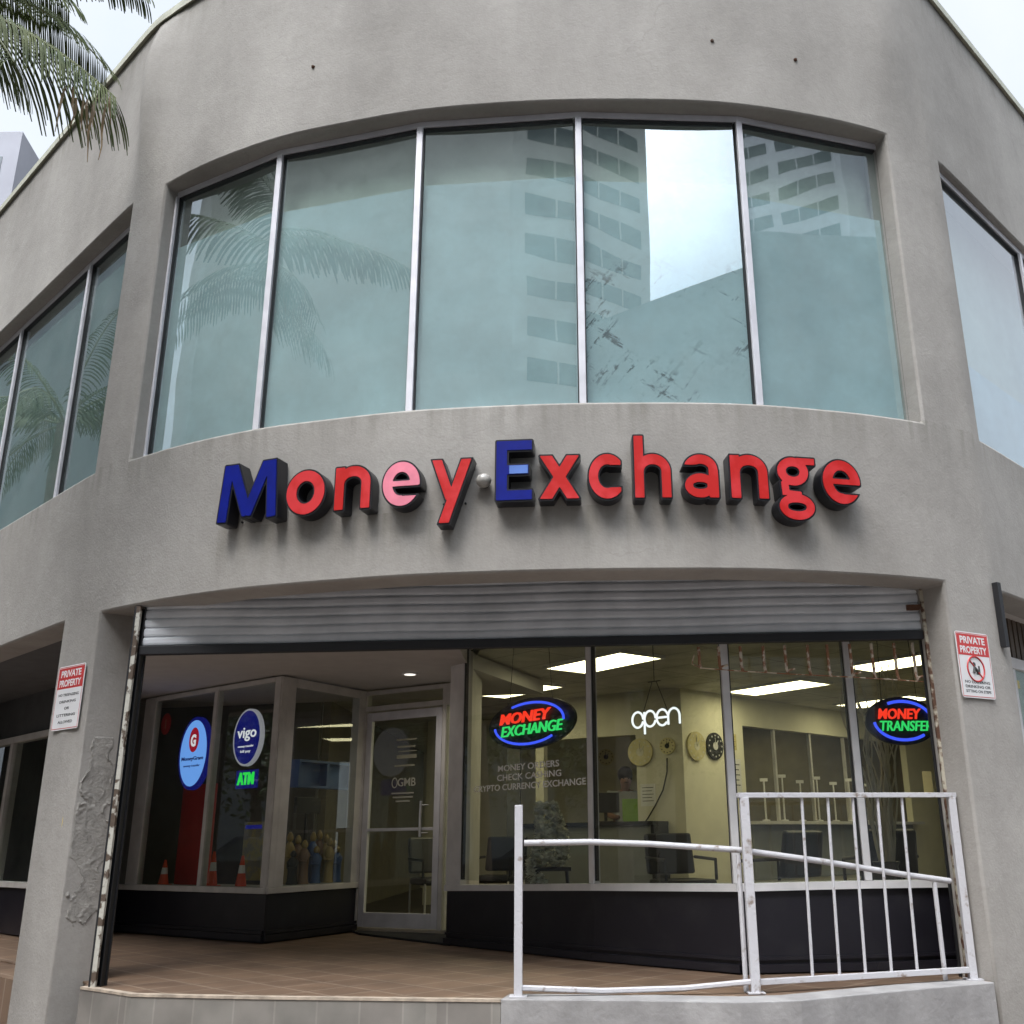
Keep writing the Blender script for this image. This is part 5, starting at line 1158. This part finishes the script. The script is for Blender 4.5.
# small globe lamp
sg = s_at(485, 3.05); p = cp(sg); n_ = -cin(sg); zc = 3.13
o = empty('globe_lamp', (p.x, p.y, zc-.06), 'small dusty glass globe lamp on the wall between the y and the E', 'lamp')
c = p+n_*.06
b = MB(); b.lathe([(.002, -.05), (.03, -.042), (.048, -.02), (.052, 0), (.045, .025), (.025, .042), (.002, .048)], (c.x, c.y, zc), 20); obj('globe', b, mat('dusty_glass', (.38, .36, .33), .25, var=.25, scale=30), o, smooth=70)
b = MB(); b.tube([(p.x-n_.x*.003, p.y-n_.y*.003, zc), (p.x+n_.x*.03, p.y+n_.y*.03, zc)], .035, 16); obj('base', b, 'black', o)

# ------------------------------------------------------------------ neighbouring openings
# left wing: recessed dark shop
so = sLo
def off_pt(s, d): p = cp(s)+cin(s)*d; return (p.x, p.y)
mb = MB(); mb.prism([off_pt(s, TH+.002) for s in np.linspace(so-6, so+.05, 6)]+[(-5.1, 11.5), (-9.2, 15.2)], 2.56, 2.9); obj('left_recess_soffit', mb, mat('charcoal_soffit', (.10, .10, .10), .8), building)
PLw = Plane((-8.9, 14.2), (-5.14, 10.6))
b = MB(PLw.M); b.box((0, -.1, .003), (PLw.L, 0, .46)); lk = obj('left_shop_window', b, 'base', building); tag(lk, 'dark recessed shop window of the left wing')
members(lk, PLw, [(0, PLw.L, .461, .52, -.08, .03), (0, PLw.L, 2.02, 2.09, -.08, .03)]+[(u_, u_+.09, .521, 2.019, -.08, .03) for u_ in (0., 1.6, 3.2, PLw.L-.09)])
pane(lk, PLw, .0, PLw.L, .525, 2.015)
b = MB(PLw.M); b.box((0, -.06, 2.091), (PLw.L, -.02, 2.559)); obj('transom_panel', b, mat('charcoal_panel', (.075, .075, .075), .7), lk)
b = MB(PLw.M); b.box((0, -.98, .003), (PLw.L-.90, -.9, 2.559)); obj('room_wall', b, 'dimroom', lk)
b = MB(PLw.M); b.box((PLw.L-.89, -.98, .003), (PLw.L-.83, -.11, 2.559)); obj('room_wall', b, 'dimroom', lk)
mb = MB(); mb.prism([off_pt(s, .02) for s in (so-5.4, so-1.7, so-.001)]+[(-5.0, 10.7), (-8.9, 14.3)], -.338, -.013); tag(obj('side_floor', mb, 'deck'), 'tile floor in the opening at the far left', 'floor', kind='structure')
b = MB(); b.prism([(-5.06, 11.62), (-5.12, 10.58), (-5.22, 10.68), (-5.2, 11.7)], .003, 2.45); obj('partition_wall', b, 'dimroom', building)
b = MB(); b.prism([off_pt(so-6.3, TH+.001), off_pt(so-6.5, TH+.001), (-8.95, 14.25), (-8.8, 14.1)], -.34, 2.559); obj('sky_blocking_wall', b, 'dimroom', building)  # added wall, keeps bright sky out of the left shop glass
for i, (px, py) in enumerate(((18, 706), (42, 699))):
    x, y = uz(px, py, 2.555); o = empty('ceiling_spot', (x, y, 2.5), ['left one', 'right one'][i]+' of the two small black spotlights under the dark soffit at the far left', 'spotlight', 'black spots in the left soffit')
    b = MB(); b.lathe([(.03, .055), (.03, .03), (.045, .02), (.045, -.05), (.035, -.055)], (x, y, 2.5), 14); obj('housing', b, 'blackplastic', o)
    b = MB(); b.lathe([(.033, -.060), (.033, -.0555)], (x, y, 2.5), 14); obj('lens', b, 'alu_dark', o)
# right wing
so = sRo
mb = MB(); mb.prism([off_pt(s, TH+.002) for s in (so-.1, so+3.5)]+[off_pt(s, 1.5) for s in (so+3.5, so-.1)], 2.56, 2.9); obj('right_recess_soffit', mb, 'soffit', building)
PRw = Plane(off_pt(so-.05, .42), off_pt(so+3.5, .42))
b = MB(PRw.M); b.box((0, -.1, .003), (PRw.L, 0, .46)); rk = obj('right_shop_window', b, 'base', building); tag(rk, 'shop window of the right wing under brown slats')
b = MB(PRw.M)
for q in range(34): b.box((q*.1, -.03, 2.22), (q*.1+.07, .0, 2.559))
obj('slat_panel', b, 'wood', rk)
members(rk, PRw, [(0, PRw.L, .461, .51, -.07, .03), (0, PRw.L, 2.13, 2.22, -.07, .03), (0, .06, .511, 2.129, -.06, .02), (1.1, 1.16, .511, 2.129, -.06, .02), (2.2, 2.26, .511, 2.129, -.06, .02)], 'alu_white')
pane(rk, PRw, .06, PRw.L, .511, 2.129, 'glass_up')
b = MB(PRw.M); b.box((.15, -.26, .003), (PRw.L, -.22, 2.5)); obj('room_wall', b, mat('pale_blue_room', (.20, .24, .26), .8), rk)
u, z = PRw.hit(1018, 684, .01); b = MB(PRw.M); b.box((u-.03, .006, z-.035), (u+.04, .008, z+.03)); b.box((u-.03, .0085, z-.008), (u+.04, .009, z)); tag(obj('yellow_sticker', b, 'paper'), 'small yellow sticker on the shop glass at the right edge', 'sticker')
b = MB(); sx_ = s_at(999, 2.4, -.02); 
strip(b, sx_-.025, sx_+.02, -.045, -.002, 2.10, 2.56, .1); tag(obj('black_wall_channel', b, 'black'), 'short black steel channel on the wall beside the right opening', 'bracket')

# ------------------------------------------------------------------ palms
def frond(bl, br_, base, tip, droop, nleaf=70, ll=.62, seed=0, hang=1.0, wid=.014):
    rnd = random.Random(seed); A = Vector(base); B = Vector(tip); mid = (A+B)/2+Vector((0, 0, droop)); pts = []
    for i in range(25):
        t = i/24; pts.append(A*(1-t)**2+mid*2*t*(1-t)+B*t*t)
    br_.tube(pts, .022, 6, r2=.004)
    for i in range(nleaf):
        t = .10+.90*i/nleaf; k = t*24; j = min(int(k), 23); p = pts[j].lerp(pts[j+1], k-j); d = (pts[j+1]-pts[j]).normalized()
        side = d.cross(Vector((0, 0, 1))).normalized()
        for sg_ in (-1, 1):
            L_ = ll*(1-.62*t**2.2)*(.45+1.2*min(t, .45))*rnd.uniform(.85, 1.1)
            dir_ = (side*sg_*(.75)+d*.65+Vector((0, 0, .12))).normalized(); q = p.copy(); w = min(.034, .62*(B-A).length/nleaf)*rnd.uniform(.75, 1.15); V = []; sn = 5
            for s_ in range(sn+1):
                ww_ = w*math.sin(math.pi*(.12+.88*(1-s_/sn)))*.5+.001; ax = d.cross(dir_).cross(dir_).normalized() if False else d
                V += [q+ax*ww_, q-ax*ww_]
                dir_ = (dir_+Vector((0, 0, -hang*.34*(1+.3*rnd.random())))+d*.03).normalized(); q = q+dir_*L_/sn
            bl.add(V, [(2*a, 2*a+1, 2*a+3, 2*a+2) for a in range(sn)])
def palm(base, top, fronds, label, dry=2, seed=1):
    o = empty('palm_tree', base, label, 'palm tree', 'coconut palms around the building')
    bl = MB(); br_ = MB(); rnd = random.Random(seed)
    for i, (tip, dr, n_, ll) in enumerate(fronds): frond(bl, br_, top, tip, dr, n_, ll, seed=seed*50+i)
    obj('crown', bl, 'frond', o); obj('frond_stems', br_, 'rachis', o)
    b = MB(); A = Vector(base); B = Vector(top); pts = [A.lerp(B, i/14)+Vector((.25*math.sin(i/14*math.pi), 0, 0)) for i in range(15)]
    b.tube(pts, .19, 12, r2=.11); obj('trunk', b, 'bark', o, smooth=60)
    return o
def auto_fronds(top, n, L_, seed):
    rnd = random.Random(seed); out = []
    for i in range(n):
        a = i*2.399+rnd.uniform(-.2, .2); e_ = rnd.uniform(-.5, .55); l = L_*rnd.uniform(.85, 1.1)
        out.append(((top[0]+math.cos(a)*l*math.cos(e_), top[1]+math.sin(a)*l*math.cos(e_), top[2]+l*math.sin(e_)-.5), 1.0, 46, .6))
    return out
Y0 = 5.6
cr = at(-120, -10, Y0)
fr = [(at(116, 98, Y0+.2), .42, 62, 1.0), (at(108, 70, Y0+1.5), .75, 85, .62), (at(148, -2, Y0+.8), .9, 70, .5), (at(14, 62, Y0-.5), .5, 62, .95), (at(70, 5, Y0+1.2), .6, 66, .7)]
pt_ = palm((cr[0]-1.2, cr[1]-.6, -.11), cr, fr+[f_ for f_ in auto_fronds(cr, 12, 2.4, 3) if f_[0][0]/max(f_[0][1], .1) < -.66], 'coconut palm whose fronds hang over the roof edge at the top left', seed=2)
# dry tips hanging at the frond end
bl = MB(); br_ = MB(); tipb = at(96, 100, Y0+.15); 
for i in range(9):
    a = at(66+i*5.5+random.uniform(-2, 2), 92+i*1.2+random.uniform(-8, 6), Y0+.1); L_ = random.uniform(.22, .5); q = Vector(a); V = []
    for s_ in range(5):
        w = .013*(.35+.65*math.sin((s_+.3)/4.4*3.1))*(1-s_/5); V += [q+Vector((w, 0, 0)), q-Vector((w, .004, 0))]; q = q+Vector((random.uniform(-.01, .02), random.uniform(-.01, .01), -L_/4))
    bl.add(V, [(2*a_, 2*a_+1, 2*a_+3, 2*a_+2) for a_ in range(4)])
obj('dry_leaflets', bl, 'frond_dry', pt_)
for i, (x, y, h_, lab) in enumerate(((-11.4, 11.4, 7.2, 'coconut palm along the left street, reflected in the left wing windows'), (-14.5, 7.2, 6.2, 'taller coconut palm along the left street, reflected in the shop glass'))):
    tp = (x+.4, y+.2, h_); palm((x, y, -.46), tp, auto_fronds(tp, 15, 2.9, 11+i), lab, seed=20+i)
# across the street palm reflected in the upper window
tp = (-21.5, -6.8, 10.6); palm((-21.2, -7., -.46), tp, auto_fronds(tp, 15, 3.2, 31), 'coconut palm across the street, reflected in the left pane of the curved window', seed=33)

# broadleaf trees
def tree(x, y, hgt, r, label, m, seed):
    rnd = random.Random(seed); o = empty('street_tree', (x, y, -.46), label, 'tree', 'broadleaf trees along the street')
    b = MB(); b.tube([(x, y, -.46), (x+.1, y, hgt*.3), (x, y+.1, hgt*.55)], .17, 10, r2=.08)
    for k_ in range(6):
        a = rnd.random()*6.28; b.tube([(x, y, hgt*rnd.uniform(.3, .5)), (x+math.cos(a)*r*.4, y+math.sin(a)*r*.4, hgt*.62), (x+math.cos(a)*r*.7, y+math.sin(a)*r*.7, hgt*.8)], .06, 6, r2=.02)
    obj('trunk', b, 'bark', o)
    b = MB(); cl = [(Vector((x+rnd.gauss(0, r*.45), y+rnd.gauss(0, r*.45), hgt*.68+rnd.gauss(0, hgt*.13))), rnd.uniform(.35, .8)*r*.5) for _ in range(26)]
    for c, cr_ in cl:
        for q in range(110):
            d = Vector((rnd.gauss(0, 1), rnd.gauss(0, 1), rnd.gauss(0, 1))).normalized(); p = c+d*cr_*rnd.random()**.4; u_ = Vector((rnd.gauss(0, 1), rnd.gauss(0, 1), rnd.gauss(0, .6))).normalized()*.09; v_ = u_.cross(d).normalized()*.05
            b.add([p-u_, p+v_, p+u_, p-v_], [(0, 1, 2, 3)])
    obj('crown', b, m, o); return o
tree(-19, 9.5, 6.5, 3.2, 'dark leafy street tree reflected at the left of the storefront glass', 'leaf', 41)
tree(-16.3, 10.6, 4.6, 2.7, 'low dense street tree behind the parked car on the left street', 'leaf2', 47)
tree(-18., 6.2, 4.9, 2.6, 'low dark street tree left of the parked car', 'leaf', 48)
tree(-21, 3.5, 7.5, 3.6, 'olive green street tree opposite the storefront, left street', 'leaf2', 42)
tree(-17, 14.6, 5.8, 2.8, 'small dark street tree close to the left wing', 'leaf', 43)
# parked car in the left street
def car(x, y, rz, label):
    Mx = Matrix.Translation((x, y, -.46)) @ Matrix.Rotation(rz, 4, 'Z'); o = empty('parked_car', (x, y, -.46), label, 'car')
    prof = [(-2.2, .35), (-2.25, .75), (-2.1, .95), (-1.35, 1.02), (-.75, 1.45), (.65, 1.47), (1.25, 1.02), (2.0, .9), (2.25, .7), (2.25, .35)]
    ins = [.12, .03, .0, .02, .16, .16, .02, .0, .05, .12]
    b = MB(Mx); n_ = len(prof); V = [(p[0], -.88+i_, p[1]) for p, i_ in zip(prof, ins)]+[(p[0], .88-i_, p[1]) for p, i_ in zip(prof, ins)]
    b.add(V, [tuple(range(n_)), tuple(range(2*n_-1, n_-1, -1))]+[(i, n_+i, n_+(i+1) % n_, (i+1) % n_) for i in range(n_)]); obj('body', b, 'carpaint', o, bevel=.04)
    for s_ in (-1, 1):
        b = MB(Mx); b.add([(-1.2, s_*.885, 1.04), (1.1, s_*.885, 1.04), (.6, s_*.76, 1.40), (-.7, s_*.76, 1.40)], [(0, 1, 2, 3)]); obj('side_window', b, 'tower_glass', o)
        for wx in (-1.4, 1.4):
            b = MB(Mx @ Matrix.Translation((wx, s_*.84, .33)) @ Matrix.Rotation(R(90), 4, 'X')); b.lathe([(.2, -.1), (.33, -.1), (.33, .1), (.2, .1)], (0, 0, 0), 24); w_ = obj('wheel', b, 'tyre', o)
            b = MB(Mx @ Matrix.Translation((wx, s_*.84, .33)) @ Matrix.Rotation(R(90), 4, 'X')); b.lathe([(.19, -.105), (.19, .105)], (0, 0, 0), 16); obj('rim', b, 'alu', w_)
        b = MB(Mx); b.box((2.2, s_*.6-.15, .66), (2.262, s_*.6+.15, .78)); obj('headlight', b, 'alu_white', o)
car(-13.8, 10.2, R(85), 'dark blue car parked in the left street, reflected low in the storefront glass')

# ------------------------------------------------------------------ buildings across the street (seen in the window reflections) and the tower behind
def pol(az, d): return (math.sin(R(az))*d, -math.cos(R(az))*d)
def block(name, label, foot, hgt, wallm, fl=3.2, bay=3.0, win=(.3, .8), faces=(), zmin=0):
    o = empty(name, (avg(*[p[0] for p in foot]), avg(*[p[1] for p in foot]), -.46), label, 'building')
    b = MB(); b.prism(list(foot), -.46, hgt); obj('wall', b, wallm, o)
    ctr = Vector((avg(*[p[0] for p in foot]), avg(*[p[1] for p in foot]), 0))
    for i in faces:
        A, B = Vector((*foot[i], 0)), Vector((*foot[(i+1) % len(foot)], 0)); u_ = (B-A).normalized(); n_ = Vector((u_.y, -u_.x, 0)); L_ = (B-A).length
        if n_.dot((A+B)/2-ctr) < 0: n_ = -n_
        Mx = Matrix(((u_.x, n_.x, 0, A.x), (u_.y, n_.y, 0, A.y), (0, 0, 1, 0), (0, 0, 0, 1)))
        ng = max(1, int(round((L_-1.)/(bay*3+1.2)))); gw = (L_-1.)/ng; z = fl
        while z+fl < hgt+.5:
            if z > zmin:
                for g_ in range(ng):
                    b = MB(Mx); b.box((.5+g_*gw+.6, .005, z+fl*win[0]), (.5+(g_+1)*gw-.6, .03, z+fl*win[1])); wn = obj('window', b, 'tower_glass', o)
                    b = MB(Mx)
                    for k_ in (1, 2): x_ = .5+g_*gw+.6+(gw-1.2)*k_/3; b.box((x_-.07, .031, z+fl*win[0]), (x_+.07, .09, z+fl*win[1]))
                    obj('window_bars', b, wallm, wn)
            z += fl
    b = MB(); b.prism(list(foot), hgt+.002, hgt+.5); obj('parapet', b, wallm, o)
    return o
wx = Vector((6.43*0, 6.43))
def pc(az, d): p = pol(az, d); return (p[0]+.4, p[1]+6.43)
block('hotel_tower', 'tall pale hotel tower across the street, banded windows mirrored in the curved window', [pc(12.3, 72), pc(-13.5, 56), pc(-34, 70), pc(-30, 95), pc(10, 95)], 66, 'tower_wall', 3.3, 2.4, faces=(0,), zmin=20)
block('low_grey_building', 'low grey building whose roof edge slopes across the mirrored sky', [(a_+.4, b_+6.43) for a_, b_ in ((3.6, -28.0), (16.6, -15.9), (21.5, -13.2), (30, -24), (16, -38))], 19.2, 'grey_wall')
block('apartment_tower', 'tall apartment block with rows of windows mirrored in the right pane', [pc(43, 108), pc(52.2, 104), pc(55, 128), pc(44, 132)], 110, 'pale_wall', 3.6, 3.2, faces=(0,), zmin=58)
block('office_block', 'plain tan office block across the left corner', [pc(-80, 34), pc(-36, 36), pc(-36, 55), pc(-80, 55)], 34, 'tan_wall')
block('side_building', 'low grey building to the right down the street', [(28, 14), (34, 24), (44, 22), (38, 8)], 14.5, 'grey_wall')
block('sky_screen_block', 'dark grey block added to hide the sky at the far end of the left street', [(-23, 8), (-27, 27), (-42, 25), (-40, 6)], 22., 'grey_wall')  # added block, darkens what the left wing windows reflect
block('sky_screen_row', 'long two-storey tan building added to hide the sky behind the street trees on the left', [(-33, 5.5), (-31, -12), (-42, -14), (-44, 5)], 9., 'tan_wall', 3.4, 2.2, faces=(0,))  # added row, cuts the white sky mirrored in the storefront
# tower behind at the top left of the photo
a = at(12, 190, 60); bpt = at(-60, 190, 60)
block('background_tower', 'pale tower block rising behind the palm at the left edge', [(a[0], 60), (bpt[0], 60), (bpt[0]-4, 75), (a[0]-2, 75)], 49, mat('tower_grey', (.30, .30, .33), .8, var=.1, scale=.3), 3.0, 1.2, faces=(0,), zmin=30)

# ------------------------------------------------------------------ camera
cam = bpy.data.cameras.new('camera'); co = bpy.data.objects.new('camera', cam); COL.objects.link(co); SC.camera = co
cam.sensor_width = 36; cam.lens = 36*F/1024; cam.shift_x = (512-CX)/1024; cam.clip_end = 1000; cam.clip_start = .05
co.location = (0, 0, H); co.rotation_euler = (Matrix.Rotation(math.pi/2+PIT, 4, 'X') @ Matrix.Rotation(-ROL, 4, 'Z')).to_euler()

# ------------------------------------------------------------------ light
wd = bpy.data.worlds.new('World'); SC.world = wd; wd.use_nodes = True; nt = wd.node_tree; nt.nodes.clear(); L = nt.links.new
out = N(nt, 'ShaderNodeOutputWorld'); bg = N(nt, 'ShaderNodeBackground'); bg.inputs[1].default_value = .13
sky = N(nt, 'ShaderNodeTexSky'); sky.sky_type = 'NISHITA'; sky.sun_disc = False; sky.sun_elevation = R(58); sky.sun_rotation = R(205); sky.air_density = 1.; sky.dust_density = 2.
tc = N(nt, 'ShaderNodeTexCoord'); no = N(nt, 'ShaderNodeTexNoise'); no.inputs['Scale'].default_value = 2.2; no.inputs['Detail'].default_value = 7
L(tc.outputs['Generated'], no.inputs['Vector'])
rp = N(nt, 'ShaderNodeValToRGB'); rp.color_ramp.elements[0].position = .3; rp.color_ramp.elements[0].color = (6.9, 8.0, 9.5, 1); rp.color_ramp.elements[1].position = .65; rp.color_ramp.elements[1].color = (9.6, 9.9, 10.3, 1)
L(no.outputs['Fac'], rp.inputs[0])
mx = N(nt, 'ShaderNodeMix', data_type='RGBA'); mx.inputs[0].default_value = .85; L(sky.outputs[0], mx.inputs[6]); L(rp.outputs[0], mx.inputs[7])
# the veiled sun makes the cloud sheet brighter around it
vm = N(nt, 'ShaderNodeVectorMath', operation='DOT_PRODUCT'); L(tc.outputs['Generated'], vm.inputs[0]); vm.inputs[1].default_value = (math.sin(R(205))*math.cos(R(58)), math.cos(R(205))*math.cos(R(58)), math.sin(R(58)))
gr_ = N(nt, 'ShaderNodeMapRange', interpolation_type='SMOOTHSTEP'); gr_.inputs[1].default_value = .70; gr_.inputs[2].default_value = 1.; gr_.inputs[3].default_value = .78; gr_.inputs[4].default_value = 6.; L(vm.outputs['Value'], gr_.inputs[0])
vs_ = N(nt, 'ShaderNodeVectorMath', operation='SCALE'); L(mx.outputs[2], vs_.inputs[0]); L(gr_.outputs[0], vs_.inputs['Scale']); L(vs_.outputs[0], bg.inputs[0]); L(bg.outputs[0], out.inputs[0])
sun = bpy.data.lights.new('sun', 'SUN'); sun.energy = 1.5; sun.angle = R(25); sun.color = (1, .96, .9); so_ = bpy.data.objects.new('sun', sun); COL.objects.link(so_)
# sun behind the camera, slightly left
az_, el_ = R(205), R(58); dvec = Vector((math.sin(az_)*math.cos(el_), math.cos(az_)*math.cos(el_), math.sin(el_))); so_.rotation_euler = dvec.to_track_quat('Z', 'Y').to_euler(); so_.location = (0, 0, 30)
SC.view_settings.view_transform = 'Standard'; SC.view_settings.look = 'None'; SC.view_settings.exposure = 0.25; SC.view_settings.gamma = 1
SC.cycles.use_denoising = True; SC.cycles.max_bounces = 8; SC.cycles.transparent_max_bounces = 16; SC.cycles.glossy_bounces = 4; SC.cycles.sample_clamp_indirect = 6
SC.cycles.caustics_reflective = False; SC.cycles.caustics_refractive = False
